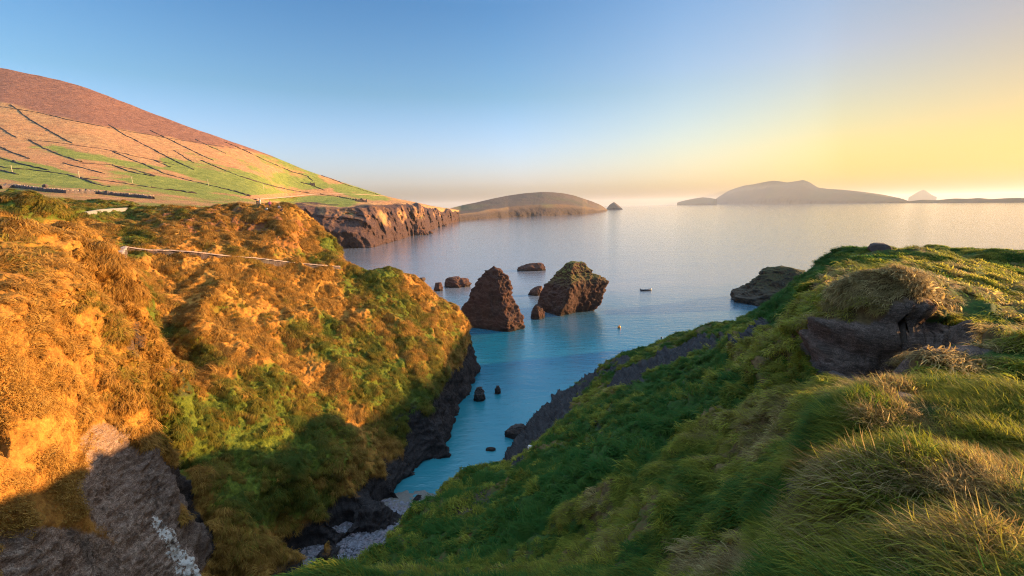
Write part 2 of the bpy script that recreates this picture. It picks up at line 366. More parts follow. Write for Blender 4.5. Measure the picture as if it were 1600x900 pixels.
rockm = np.maximum(rockm, blobs(px, py, [(100,880,150,62,8,1),(215,780,75,110,-30,1),(170,690,50,40,0,.6),(270,860,60,70,0,1),(738,585,22,62,12,1),(712,650,32,50,0,1),(665,725,40,30,-40,.9),
    (620,770,40,22,-40,.8),(540,815,50,28,-40,.8),(250,585,40,22,0,.5),(275,600,30,20,20,.5),(205,535,18,30,0,.6),(640,665,30,22,0,.5),(480,560,20,30,0,.35)], wob))
gn = fbm(v, 10, 3, 71); gn2 = fbm(v, 3, 3, 81)
green = .22+.42*gn+.35*gn2
green += blobs(px, py, [(600,470,90,40,35,.5),(620,540,80,50,40,.45),(560,560,80,40,30,.6),(480,520,40,60,-30,.2),(230,470,14,60,-15,.6),(300,540,70,20,35,.5),(380,470,60,25,30,.3),(420,700,170,120,20,.5),(640,620,90,70,20,.6),(700,520,20,60,-20,.3),
     (170,335,160,16,3,.6),(250,345,90,16,0,.5),(60,312,120,12,3,.6),(520,385,22,12,20,.6),(480,400,60,10,5,.3),(215,385,30,30,0,.5),(700,480,40,24,40,.3)], wob)
green -= blobs(px, py, [(350,355,130,28,0,.6),(430,345,70,22,0,.4)], wob)+bank*.5*(py > 350)
heather = blobs(px, py, [(350,350,140,24,3,.75),(410,365,90,22,8,.55)], wob)
am = (1-.65*bank)
gl = fbm(v*np.array([1.0, 1.0, .35]), 9, 3, 91, .5, True)      # gullies running down the slope
d = gl*1.5*am+fbm(v, 5, 3, 95)*.55*am-.45*am-1.0*am*sstep(16, 5, v[:, 2])
tus = fbm(v, 1.7, 4, 101, .55, True)
d += tus*.42*(1-.55*bank)+fbm(v, 3.4, 3, 111, .5, True)*.42*am
rk = fbm(v*np.array([1.0, 1.0, 1.9])@_R, 3.2, 6, 121, .58, True)
d += rockm*(rk*(.75-.45*bank)-.35)+rockm*bank*(strata(v, (.35, .25, .9), .55, 131)*.32+fbm(v, .6, 5, 133, .62, True)*.24)+(1-bank)*rockm*(strata(v, (.2, -.3, .9), 1.6, 135)*.4+fbm(v, .9, 4, 137, .6, True)*.22)
v2 = v+nn*d[:, None]
q = grid_quads(len(az2), len(rr2)); keep = v2[q][:, :, 2].max(1) > -1.2
lich = blobs(px, py, [(278,830,34,80,-24,.74),(303,878,32,45,-10,.8),(258,812,26,22,0,.66)], wob*.6)*(r < 50)
msk = np.c_[green, rockm, np.maximum(heather*.8, 0)]
vv, qq, (mk, lk, bk) = compact(v2, q[keep], [msk, lich, bank])
mat_left = ground_mat('turf_left', dry=((.13, .055, .010), (.50, .26, .05)), green=((.03, .05, .006), (.14, .16, .018)), rock=((.020,.016,.017),(.085,.068,.066)), rock2=((.13,.075,.055),(.62,.43,.32)), spec=((.10,.035,.022),(.24,.10,.05)), fine=1.0, bump=.6, bdist=.3)
t = NT.__new__(NT); t.m = mat_left; t.t = mat_left.node_tree      # white lichen crust on the near rock
bs = [n for n in t.t.nodes if n.type == 'BSDF_PRINCIPLED'][0]; src = bs.inputs['Base Color'].links[0].from_socket
la_ = t.n('ShaderNodeAttribute', attribute_name='lichen'); gp = t.n('ShaderNodeNewGeometry').outputs['Position']
lf = t.mr(t.math('ADD', la_.outputs['Fac'], t.math('MULTIPLY', t.math('SUBTRACT', t.noise(gp, 2.2, 7, .75), .5), 3.2)), .66, .70)
t.l(t.mix(lf, src, (.62, .55, .50)), bs.inputs['Base Color'])
me = mesh_np('headland', vv, qq); set_mask(me, mk)
a = me.attributes.new('pale', 'FLOAT', 'POINT'); a.data.foreach_set('value', bk.astype(np.float32))
a = me.attributes.new('lichen', 'FLOAT', 'POINT'); a.data.foreach_set('value', lk.astype(np.float32))
tag(put('headland', me, mat_left), 'steep ochre and green headland across the narrow cove', kind='structure')
gridL = v2.reshape(len(az2), len(rr2), 3); maskL = msk.reshape(len(az2), len(rr2), 3)
bankL = bank.reshape(len(az2), len(rr2))
print('L', len(vv), round(time.time()-T0, 1))
def surf(gr, az_, rr_, x, y):        # height of a built near landform at (x, y)
    a = np.arctan2(x, y); r_ = math.hypot(x, y)
    i = int(np.clip(np.searchsorted(az_, a), 0, len(az_)-1)); j = int(np.clip(np.searchsorted(rr_, r_), 0, len(rr_)-1))
    return float(gr[i, j, 2])
def see(gr, az_, rr_, px_, py_, rmin=1.0):   # where the line of sight through a photo position meets a landform
    d = ray(px_, py_); a = math.atan2(d[0], d[1]); i = int(np.clip(np.searchsorted(az_, a), 0, len(az_)-1))
    k = math.hypot(d[0], d[1])
    for j, r_ in enumerate(rr_):
        if r_ > rmin and CAMZ+d[2]/k*r_ <= gr[i, j, 2]:
            return gr[i, j].copy()
    return None

# ------------------------------------------------------------------ far land
mat_hill = ground_mat('hill_pasture', dry=((.20, .10, .045), (.58, .34, .15)), green=((.09, .13, .02), (.30, .31, .07)), rock=((.045,.028,.028),(.19,.105,.09)),
                      spec=((.12, .048, .034), (.34, .165, .105)), fine=.16, bump=1.0, bdist=.35)
def smooth_rows(a, k):
    if k < 2: return a
    ker = np.hanning(k+2)[1:-1]; ker /= ker.sum()
    p = np.pad(a, ((k//2, k-1-k//2), (0, 0)), mode='edge')
    return np.stack([np.convolve(p[:, j], ker, 'valid') for j in range(a.shape[1])], 1)
HC = [ # px, base, front, field edge, ridge
 (-420, (25, 'Z'), (318,108), (288,145), (60,900)), (-300, (25, 'Z'), (318,110), (290,150), (66,860)), (0, (25,'Z'), (314,118), (297,160), (105,800)), (130, (25,'Z'), (320,120), (301,172), (135,800)),
 (200, (25,'Z'), (322,122), (306,184), (162,800)), (270, (25,'Z'), (324,124), (311,195), (189,800)), (340, (25,'Z'), (327,126), (317,210), (214,800)), (400, (20,'Z'), (329,135), (320,240), (234,860)),
 (440, (396,0), (327,520), (319,560), (250,880)), (480, (388,0), (322,585), (318,620), (267,900)), (540, (387,0), (321,600), (314,650), (286,940)), (575, (384,0), (320,610), (315,670), (297,960)),
 (600, (379,0), (321,675), (316,715), (306,970)), (625, (372,0), (321,770), (317,800), (311.5,1010)), (650, (365,0), (322,890), (318,920), (316.5,1080)), (690, (353,0), (327,1240), (325.5,1270), (324.5,1340)), (722, (345,0), (331,1600), (330,1620), (329,1680))]
hpx = np.array([c[0] for c in HC], float); cols = []
NS = 24
for (px_, b, f, e, r_) in HC:
    Pf = P(px_, *f)
    if b[1] == 'Z': B0 = np.array([Pf[0]*.97, Pf[1]*.97, b[0]])
    else: B0 = PZ(px_, b[0], 0)
    B1 = B0*[1, 1, 0]+[0, 0, -4]; row = [B1*[.99, .99, 1], B0, B0*.45+Pf*.55+[0, 0, 4], Pf, P(px_, *e)]
    for k in range(1, NS+1):
        s = k/NS; row.append(P(px_, e[0]+(r_[0]-e[0])*s, e[1]*(r_[1]/e[1])**(s**.5)))
    R_e = row[-1]; row.append(np.array([R_e[0]*1.12, R_e[1]*1.12, R_e[2]*.93])); row.append(np.array([R_e[0]*1.5, R_e[1]*1.5, R_e[2]*.45])); row.append(np.array([R_e[0]*2, R_e[1]*2, -6]))
    cols.append(row)
CG = np.array(cols)
nd = 1100; dpx = np.linspace(-420, 722, nd); K = CG.shape[1]
DG = np.stack([np.interp(dpx, hpx, CG[:, k, c]) for k in range(K) for c in range(3)], 1)
DG = smooth_rows(DG, 71).reshape(nd, K, 3)
DG[:10] = DG[10]
seg = [2, 26, 26, 10]+[7]*NS+[6, 4, 2]; ks = np.r_[0, np.cumsum(seg)]
rp = np.interp(np.arange(ks[-1]+1), ks, np.arange(K)); ri = np.minimum(rp.astype(int), K-2); rf = (rp-ri)[None, :, None]
g = DG[:, ri]*(1-rf)+DG[:, ri+1]*rf
n_ = gnormals(g); n_ *= np.sign((n_*(g-ORG)).sum(-1, keepdims=True))*-1
sh_ = g.shape; v = g.reshape(-1, 3); nn = n_.reshape(-1, 3); rpf = np.broadcast_to(rp[None], sh_[:2]).ravel(); hp = np.repeat(dpx, sh_[1])
cliff = sstep(.3, 1.0, rpf)*(1-sstep(2.4, 3.9, rpf))*(hp > 405)
dist = np.linalg.norm(v-ORG, axis=1)
px, py = proj(v); wob = fbm(v, 90, 3, 201)*.4
butt = fbm(v*np.array([1, 1, .8]), 150, 3, 211, .5); crag = fbm(v, 22, 5, 221, .6, True)
d = cliff*(butt*46+fbm(v*np.array([1, 1, 1.3]), 52, 4, 225, .55, True)*19+crag*6)*np.clip(dist/560, .7, 1.8)
hdir = v-ORG; hdir[:, 2] = 0; hdir /= np.linalg.norm(hdir, axis=1, keepdims=True)
v2 = v-hdir*d[:, None]+nn*((1-cliff)*fbm(v, 25, 4, 231)*sstep(2.5, 4, rpf)*np.clip(dist/500, .1, 1)*.8)[:, None]
v2[:, 2] += (hp > 405)*sstep(1.6, 3, rpf)*(1-sstep(3.6, 5.5, rpf))*(fbm(v, 55, 3, 228)*7-1)*np.clip(dist/600, .8, 2)
v2[:, 2] += (1-cliff)*sstep(4, 6, rpf)*fbm(v, 120, 3, 241)*np.clip(dist/1000, 0, 1)*2
# ground cover by field
hl = np.interp(px, [-400, 0, 130, 200, 270, 380, 440, 500, 560], [125, 163, 192, 205, 217, 231, 246, 268, 280])
heath = sstep(7, -7, py-hl+fbm(v, 60, 3, 251)*9)
fld = np.stack([px*.55+py*2.2+fbm(v, 150, 2, 253)*8, px*.9-py*1.2, np.zeros_like(px)], 1)
cell = vnoise(np.stack([np.floor(fld[:, 0]/62), np.floor(fld[:, 1]/100), 0*px], 1)+.5, 77)
green = .3+.4*cell+.35*fbm(v, 40, 3, 261)
low = sstep(0, 90, py-hl); str_ = fbm(np.c_[v[:, 0]*.35+v[:, 1]*.1, v[:, 1]*.6, v[:, 2]*2.2], 12, 4, 263, .65)
green = green*.7+.2*low+blobs(px, py, [(330,268,90,16,14,.8),(470,284,50,12,10,.5),(560,300,50,9,12,.7),(120,238,80,10,8,.6),(190,250,60,10,12,.4),(40,262,70,9,10,.7),(60,276,90,8,6,.6),(250,285,90,9,8,.5),(380,296,60,8,6,.6),(150,292,50,4,2,.4),(490,312,70,6,1,.7),(330,255,60,12,20,.5),(450,262,60,10,20,.5)], wob*.5)
green -= blobs(px, py, [(120,205,160,26,16,.8),(280,232,110,22,22,.6),(30,232,60,22,15,.5),(20,190,60,20,10,.6),(420,255,70,10,22,.3),(150,270,60,5,8,.4),(480,302,40,4,-8,1.0),(420,306,40,3,-4,1.0),(600,325,100,10,3,.2)], wob*.5)
rockc = (hp > 405)*(rpf < 4)*(.65+.9*fbm(v, 30, 4, 271, .6)+1.0*sstep(30, 5, v[:, 2]+12*fbm(v, 40, 3, 272))+.3*sstep(700, 1300, dist)+.25*sstep(-.1, .5, -butt))
green += .55*str_; heath = heath*(1+.5*np.minimum(str_+.25, 0)); msk = np.c_[green, rockc, heath*(rpf > 4)]
q = grid_quads(nd, sh_[1])[:, ::-1]
me = mesh_np('hillside', v2, q); set_mask(me, msk)
tag(put('hillside', me, mat_hill), 'long hillside of fields under red heather above coastal cliffs', kind='structure')
hillG = v2.reshape(sh_)
def on_hill(px_, py_):               # point of the hillside seen at a photo position
    i = int(round((px_+420)/1142*(nd-1))); best = None
    for di in range(-12, 13):
        ii = min(max(i+di, 0), nd-1); a, b = proj(hillG[ii, 50:-14]); 
        dd = (a-px_)**2+(b-py_)**2; k = int(dd.argmin())
        if best is None or dd[k] < best[0]: best = (dd[k], hillG[ii, 50+k])
    return best[1].copy()

def land(name, prof, base, depth, mat, label, amp=.05, masks=(.5, .3, 0), steps=260, ctop=.25, cfr=.10, side=None):
    """an island or headland: outline heights, waterline, and a real depth behind it"""
    pp = np.array(prof, float); bb = np.array(base, float)
    xs = np.linspace(pp[0, 0], pp[-1, 0], steps); top = np.interp(xs, pp[:, 0], pp[:, 1]); bs = np.interp(xs, bb[:, 0], bb[:, 1])
    ker = np.hanning(9); ker /= ker.sum(); tp = np.convolve(np.pad(top, 4, mode='edge'), ker, 'valid'); top = tp
    B = PZ(xs, bs, 0.0); f_ = np.array([-.01, 0, .02, cfr, .5, 1.0, 1.5, 1.92, 2.0]); zf = np.array([-.06, 0, .5*ctop, ctop, .68, 1.0, .62, .25, -.06])
    taper = np.clip(np.minimum(np.arange(steps), np.arange(steps)[::-1])/(steps*.12), .12, 1)
    Rg = P(xs, top, B[:, 1]+depth*taper)
    dirv = B.copy(); dirv[:, 2] = 0; dirv /= np.linalg.norm(dirv, axis=1, keepdims=True)
    nf = 90; ff = np.interp(np.linspace(0, 8, nf), np.arange(9), f_); zz = np.interp(np.linspace(0, 8, nf), np.arange(9), zf)
    g = B[:, None, :]+dirv[:, None, :]*(depth*taper)[:, None, None]*ff[None, :, None]
    g[..., 2] = zz[None]*np.maximum(Rg[:, 2], 3)[:, None]
    v = g.reshape(-1, 3); H = Rg[:, 2].max()
    n1 = fbm(v, H*2.2, 5, 301, .5)*amp*H*3.0; n2 = fbm(v, H*.35, 4, 311, .6)*amp*H*.55
    low = 1-sstep(.0, ctop*1.3, np.tile(zz, steps)); 
    wgt = np.clip(np.tile(zz, steps), 0, 1)*(1-np.exp(-((np.tile(ff, steps)-1)/.3)**2))
    v[:, :2] += (dirv[:, None, :2]*np.ones((1, nf, 1))).reshape(-1, 2)*((n1+n2)*low*2.0)[:, None]
    v[:, 2] += (n1*.6+n2*.5)*wgt
    me = mesh_np(name, v, grid_quads(steps, nf)[:, ::-1]); 
    gr = masks[0]+.5*fbm(v, H*1.5, 3, 321); rk = masks[1]*0+low*1.2*sstep(.1, .9, fbm(v, H*.8, 3, 331)+1.0)+fbm(v, H, 3, 341)*.3*masks[1]
    set_mask(me, np.c_[gr, rk, np.full(len(v), masks[2])])
    return tag(put(name, me, mat), label, kind='structure')
mat_dun = ground_mat('promontory_turf', dry=((.07,.052,.042),(.15,.115,.085)), green=((.05,.065,.035),(.11,.125,.065)), rock=((.035,.028,.03),(.14,.10,.09)), fine=.1, bump=.8, bdist=.3)
land('headland', [(690,330),(709,324),(725,320),(745,316),(770,310),(795,305),(820,301.5),(847,299.4),(865,300),(881,301.7),(897,305),(910,309.5),(925,314.5),(939,320.4),(949,327.5)],
     [(690,349),(709,346),(745,343),(795,339.5),(852,337.5),(910,335),(935,332),(949,329.5)], 600, mat_dun, 'low rounded promontory with cliffs in the middle distance', amp=.10, ctop=.42, cfr=.06, masks=(.3,.6,0))
land('small_island', [(947,327),(952,320),(959,315.3),(963,318),(968,322),(973,327)], [(947,327.4),(973,327.2)], 130, mat_dun, 'tiny pointed islet off the promontory', amp=.1, masks=(.2, 1, 0), steps=50)
mat_isle = ground_mat('island_turf', dry=((.045,.032,.022),(.08,.055,.035)), green=((.03,.035,.015),(.055,.055,.025)), rock=((.025,.02,.02),(.06,.05,.045)), fine=.02, bump=.3, bdist=.2)
land('island', [(1110,318.6),(1114,314),(1120,309),(1127.5,303.9),(1137,298),(1147.7,293.7),(1160,290),(1174.7,287.7),(1190,284.5),(1205,282),(1216,283.2),(1227,285),(1238,283.4),(1252,281),(1262,284.8),(1276,293),(1290,295),(1313,296.4),(1330,298),(1347,299.8),(1380.6,304.5),(1400,308.5),(1414,312.3),(1424,316)],
     [(1110,318.9),(1424,316.8)], 900, mat_isle, 'large hump-backed island on the horizon', amp=.09, steps=300)
land('island', [(1058,316.6),(1066,314),(1077,311.5),(1088,309.5),(1097,308.2),(1107,309),(1120,311)], [(1058,320.6),(1120,319.8)], 1200, mat_isle, 'faint low island beside the large one', steps=90, amp=.04)
land('island', [(1419,308.5),(1426,304),(1433,299.5),(1440.7,296),(1446,299),(1453,303.5),(1463,308)], [(1419,313.5),(1463,312.8)], 500, mat_isle, 'distant pyramid-shaped island in the glow', steps=90, amp=.06)
land('island', [(1418,314.5),(1440,312),(1465,312.6),(1478,311),(1492,310),(1510,310.5),(1529,309.3),(1549,311),(1570,309.6),(1586,309),(1620,309.5),(1680,308),(1760,307)], [(1418,317),(1600,316.2),(1760,315)], 250, mat_isle, 'low dark strip of land along the right horizon', steps=240, amp=.15)
# unseen bluff added outside the right edge, shaped to shade the left headland's foot
gx, gy = np.meshgrid(np.linspace(215, 420, 90), np.linspace(-120, 215, 130), indexing='ij')
e1 = sstep(240, 256, gx)*(1-sstep(340, 415, gx))*(1-sstep(184, 196, gy))*sstep(-118, -40, gy)
v = np.stack([gx, gy, -5+e1*(70+0*gx)], -1).reshape(-1, 3); v[:, 2] += fbm(v, 30, 4, 351)*3*e1.ravel()
me = mesh_np('headland', v, grid_quads(90, 130)); set_mask(me, np.c_[.5+fbm(v, 30, 3, 352)*.5, 1.2*(gy.ravel()*0+(e1.ravel() < .8)), 0*v[:, 2]])
tag(put('headland', me, mat_hill), 'unseen grassy bluff added on the right to shade the left headland', kind='structure')
print('far', round(time.time()-T0, 1))
# ------------------------------------------------------------------ rocks in the sea
mat_stack = rock_mat('stack_rock', (.008, .006, .006), (.085, .040, .028), green=(.075, .055, .012), moss=30)
mat_stack2 = rock_mat('grassy_stack_rock', (.008, .006, .006), (.085, .040, .028), green=(.12, .10, .02), moss=15)
mat_reef = rock_mat('reef_rock', (.022, .013, .011), (.12, .06, .045), scale=1.5)
mat_dark = rock_mat('cove_rock', (.022, .018, .018), (.09, .07, .065), scale=2.0)
mat_block = rock_mat('boulder_rock', (.05, .042, .04), (.22, .18, .16), scale=2.0, wet=False)
def rock(px0, py0, rings, label, mat, name='sea_rock', deep=.8, seed=0, z0=0.0, amp=.12, base=None, group=None, n=120, m=90, lean=(0, 0), cat='rock', poly=None, facet=.5):
    """rings: (py, px_left, px_right) from the waterline up, measured at the distance of the base point"""
    B = base if base is not None else PZ(px0, py0, z0); Yc = B[1]
    zz, cx, hw = [], [], []
    for (py_, a, b) in rings:
        A_, B_ = P(a, py_, Yc), P(b, py_, Yc); zz.append((A_[2]+B_[2])/2-B[2]); cx.append((A_[0]+B_[0])/2-B[0]); hw.append(abs(B_[0]-A_[0])/2)
    zz[0] = 0
    zz = np.array([-.25*max(hw)]+zz+[zz[-1]+.03*hw[0]]); cx = np.array([cx[0]]+cx+[cx[-1]]); hw = np.array([hw[0]*1.06]+hw+[0.02])
    zs = np.interp(np.linspace(0, 1, m)**.9, np.linspace(0, 1, len(zz)), zz)
    c = np.interp(zs, zz, cx); h = np.interp(zs, zz, hw)
    th = np.linspace(0, 2*np.pi, n, endpoint=False)
    T_, Z_ = np.meshgrid(th, zs); C_, H_ = c[:, None], h[:, None]
    rng = np.random.default_rng(seed)
    k = 1/np.maximum(np.abs(np.cos(T_))**1.25+np.abs(np.sin(T_+.0))**1.25, 1e-6)**(1/1.25)*1.04
    x = C_+H_*k*np.cos(T_); y = H_*k*np.sin(T_)*deep+(lean[1]*Z_)+deep*hw[1]*.55
    if poly is None:
        na_ = 5+seed % 3; aa = np.sort(rng.uniform(0, 2*np.pi, na_)+0); poly = [(math.cos(q_)*1.05, math.sin(q_)) for q_ in np.linspace(0, 2*np.pi, na_, endpoint=False)+rng.uniform(-.25, .25, na_)]
        mx_ = max(abs(p_[0]) for p_ in poly); poly = [(p_[0]/mx_, p_[1]) for p_ in poly]
    pp = np.array(poly+[poly[0]], float); sg = np.r_[0, np.cumsum(np.linalg.norm(np.diff(pp, axis=0), axis=1))]; sq = np.linspace(0, sg[-1], n, endpoint=False)
    ex, ey = np.interp(sq, sg, pp[:, 0]), np.interp(sq, sg, pp[:, 1]); ker = np.ones(max(3, n//40)); ker /= len(ker); pad = len(ker)//2
    ex = np.convolve(np.r_[ex[-pad:], ex, ex[:pad]], ker, 'same')[pad:-pad]; ey = np.convolve(np.r_[ey[-pad:], ey, ey[:pad]], ker, 'same')[pad:-pad]
    x = C_+H_*ex[None]; y = H_*ey[None]*deep+deep*hw[1]*.75+0*x
    v = np.stack([x, y, Z_+0*T_], -1).reshape(-1, 3); S = hw.max()
    cn = v.mean(0); u_ = v-cn
    for _k in range(0 if n > 180 else 16):
        nv_ = rng.normal(size=3)*[1, 1, .55]; nv_[2] = abs(nv_[2])*.8; nv_ /= np.linalg.norm(nv_); e_ = u_@nv_; dd = e_.max()*rng.uniform(.80, .95); u_ = u_-nv_*np.maximum(e_-dd, 0)[:, None]*.85
    v = u_+cn; q = v+B
    rad = np.stack([ex[None]+0*T_, ey[None]*deep+0*T_, 0.25+0*T_], -1).reshape(-1, 3)
    fade = np.clip(np.repeat(h, n)/(S*.22), .15, 1)
    d = (fbm(q+seed*3.1, S*.9, 5, 400+seed, .55, True)*amp*1.1+fbm((q+seed)*np.array([1, 1, .6]), S*.3, 5, 410+seed, .6)*amp)*S
    sl = (q@np.array([.45, .15, .88]))/(S*.16)+fbm(q, S*.5, 4, 430+seed)*2.6; fr = sl-np.floor(sl)
    d = d+S*.022*(1-np.abs(2*fr-1)**1.5)*facet*2*(1+fbm(q, S*.4, 2, 450))+fbm((q+seed), S*.22, 5, 440+seed, .6, True)*amp*.75*S
    v = v+rad*((d-.04*S)*fade)[:, None]
    me = mesh_np(name, v, grid_quads(m, n, wrap=True), smooth=True)
    o = put(name, me, mat, loc=tuple(B)); tag(o, label, cat, group)
    return o
G = 'rocks standing in the sea'
rock(766, 519, [(519,716,815),(505,719,813),(490,723,807),(470,734,799),(450,746,791),(436,755,785),(428,760,781),(424,766,775),(421,769,772)], 'tall pointed sea stack, the left of the two big ones, dark left flank', mat_stack, 'sea_stack', deep=.9, poly=[(-1,.2),(.55,-.8),(1,-.25),(.55,.8),(-.4,.8)], seed=1, cat='sea stack', n=260, m=220)
rock(880, 492, [(492,846,934),(480,845,944),(465,849,951),(450,857,953),(441,864,949),(436,868,940),(430,872,930),(420,881,926),(414,890,920)], 'broad flat-topped sea stack with grass on top and a shoulder to the right', mat_stack2, 'sea_stack', deep=.9, poly=[(-1,.15),(-.32,-.85),(.2,-.45),(1,-.15),(.6,.8),(-.5,.8)], seed=2, cat='sea stack', n=260, m=220)
rock(840, 499, [(499,827,853),(490,829,851),(482,833,847),(477,837,842)], 'small dark rock at the left foot of the broad flat-topped stack', mat_stack, seed=3, group=G)
rock(837, 462, [(462,825,846),(456,828,848),(450,836,848),(448,840,846)], 'low slanting rock between the two big stacks, behind them', mat_reef, seed=4, group=G)
rock(826, 423.5, [(423.5,800,852),(420,806,853),(416,818,852),(412,832,850)], 'long flat reef far out above the gap between the stacks', mat_reef, seed=5, group=G, deep=.4)
rock(712, 449, [(449,690,736),(444,691,737),(438,694,732),(434,700,712)], 'knobbly double rock off the tip of the left headland', mat_reef, seed=6, group=G, deep=.5, amp=.2)
rock(683, 455, [(455,676,692),(447,677,691),(442,680,688)], 'small round rock half hidden by the left headland', mat_reef, seed=7, group=G)
rock(749, 627, [(627,740,758),(620,740,757),(612,743,754),(606,746,750)], 'dark upright boulder in the turquoise water by the left headland', mat_dark, seed=8, group=G, amp=.26)
rock(777, 616, [(616,773,782),(610,774,781),(604,775,779)], 'tiny brown rock in the turquoise water right of a dark boulder', mat_dark, seed=9, amp=.28, group=G, n=60, m=40)
rock(806, 685, [(685,788,826),(678,789,830),(671,795,822),(666,805,815)], 'low wet black rock at the foot of the near right slope', mat_dark, seed=10, group=G, deep=.5)
rock(766, 705, [(705,757,776),(702.5,759,775),(701,763,771)], 'almost submerged rock breaking the surface in the narrow cove', mat_dark, seed=11, group=G, deep=.5, n=60, m=40)
rock(833, 676, [(676,822,843),(671,824,842),(667,829,838)], 'grey rock touching the cliff beside the low black one', mat_dark, seed=12, group=G, deep=.6)
rock(1222, 478, [(478,1166,1300),(470,1169,1298),(462,1183,1292),(452,1200,1284),(440,1212,1276),(432,1222,1270),(426,1233,1260),(422.5,1240,1250)], 'grey rounded rocky hill in the sea behind the right slope', rock_mat('skerry_rock', (.018,.015,.014), (.085,.065,.045), green=(.05,.045,.015), moss=8), 'sea_stack', deep=.8, seed=13, cat='sea stack', n=220, m=180, amp=.15)
rock(1183, 462, [(470,1164,1200),(463,1168,1203),(457,1172,1200),(453,1178,1192)], 'jagged black ledge at the left foot of the grey rocky hill', mat_dark, seed=14, group=G, deep=.5, amp=.25)
rock(652, 367.5, [(367.5,634,668),(363,637,664),(357,642,655),(351,646,650),(349,648,649.5)], 'pointed rock standing under the far coastal cliffs', mat_reef, seed=15, group=G, amp=.2)
rock(692, 353.6, [(353.6,686,699),(352,688,697),(351.4,690,694)], 'tiny flat rock awash beyond the pointed one', mat_reef, seed=16, group=G, n=40, m=24)
rock(702, 470, [(500,694,722),(492,698,722),(484,703,720),(478,708,716)], 'reddish rock at the end of the left headland behind its crest', mat_stack, seed=17, group=G)
for k, (a, b, w_, h_, lb) in enumerate([(560,383,13,8,'leftmost fallen boulder at the foot of the far cliffs'), (583,380.5,10,7,'second fallen boulder from the left under the far cliffs'), (604,377.5,9,6,'third fallen boulder under the far cliffs'),
                            (628,371.5,8,5,'boulder under the far cliffs nearest the pointed rock'), (672,365,8,4,'low rock just right of the pointed rock')]):
    rock(a, b, [(b,a-w_/2,a+w_/2),(b-h_*.5,a-w_*.4,a+w_*.4),(b-h_,a-w_*.1,a+w_*.12)], lb, mat_reef, seed=20+k, group='boulders under the far cliffs', n=50, m=40, amp=.22)

def on_left(a, b, rmin=30):
    p = see(gridL, az2, rr2, a, b, rmin)
    return p if p is not None else P(a, b, 100)
def on_near(a, b, rmin=1.5):
    p = see(gridD, az, rr, a, b, rmin)
    return p if p is not None else P(a, b, 60)
def ground_rock(p, w_, d_, h_, label, mat, seed, name='rock', group=None, cat='rock', flat=.0):
    n, m = 48, 32
    th = np.linspace(0, 2*np.pi, n, endpoint=False); ph = np.linspace(-1, 1, m)*np.pi/2
    T_, H_ = np.meshgrid(th, ph); v = np.stack([np.cos(H_)**.7*np.cos(T_)*w_/2, np.cos(H_)**.7*np.sin(T_)*d_/2, np.sign(np.sin(H_))*np.abs(np.sin(H_))**.7*h_/2], -1).reshape(-1, 3)
    rgp = np.random.default_rng(900+seed)
    for _k in range(16):
        nv_ = rgp.normal(size=3)*[1, 1, .8]; nv_ /= np.linalg.norm(nv_); sz = np.array([w_/2, d_/2, h_/2]); dd = np.linalg.norm(nv_*sz)*rgp.uniform(.62, .9); e_ = v@nv_-dd; v = v-nv_*np.maximum(e_, 0)[:, None]
    S = min(w_, h_*2); v = v*(1+(fbm(v+seed*7, S*.6, 4, 500+seed, .55, True)*.12+fbm(v+seed, S*.2, 3, 501)*.06)[:, None]); v[:, 2] += h_*.25
    o = put(name, mesh_np(name, v, grid_quads(m, n, wrap=True)), mat, loc=tuple(p)); o.rotation_euler = (0, 0, seed*1.3)
    return tag(o, label, cat, group)
p = on_near(1372, 391, 45); ground_rock(p+[0, 0, -.2], 2.8, 2.2, 1.25, 'dark lump of rock on the highest point of the right headland', mat_dark, 1, name='crest_rock')
p = on_near(1425, 628, 5); ground_rock(p+[0, .15, -.05], .5, .34, .13, 'grey slab of rock poking from the turf below the lit grass bank', mat_block, 2)
p = on_near(1408, 634, 5); ground_rock(p, .25, .2, .09, 'smaller grey slab left of the slab in the turf', mat_block, 3)
white = rock_mat('white_stone', (.45,.43,.40), (.7,.68,.64), wet=False)
p = on_near(838, 703, 40); ground_rock(p, 1.1, .8, .5, 'white stone at the foot of the dark right-hand cliff', white, 4)
p = on_near(1288, 533, 12); ground_rock(p, .3, .25, .2, 'pale stone lying left of the earth hollow', white, 5)
p = on_left(657, 441, 80); ground_rock(p+[0, 0, .3], 2.4, 2.0, 1.1, 'flat-topped dark block on the end of the left ridge', mat_dark, 6, name='rock')

# the dark hollow that runs back under the turf bank
th = np.linspace(0, 2*np.pi, 40, endpoint=False); rim = []
for a in th:
    b_ = 522+38*math.sin(a); p = on_near(1409-(b_-520)*.25+18*math.cos(a), b_, 14.5); rim.append(p if 14 < p[1] < 22 else P(1409-(b_-520)*.25+18*math.cos(a), b_, 18.2))
rim = np.array(rim); ctr = rim.mean(0); rows = []
for k, (s_, d_) in enumerate([(1.0, .03), (1.0, .35), (.97, .9), (.9, 1.8), (.8, 2.8), (.6, 3.6), (.3, 4.0), (.02, 4.1)]): rows.append(ctr+(rim-ctr)*s_*(np.array([1, .5 if k > 1 else 1, 1]))+np.array([.12, 1, -.05])*d_)
v = np.concatenate(rows); v += (fbm(v, .5, 3, 777)*.07)[:, None]*np.repeat([0, 1, 1, 1, 1, 1, 1, 0], 40)[:, None]
tag(put('hollow', mesh_np('hollow', v, grid_quads(8, 40, wrap=True)), rock_mat('hollow_earth', (.03, .02, .015), (.12, .08, .06), scale=3, wet=False)), 'dark hollow under the turf bank', kind='structure')

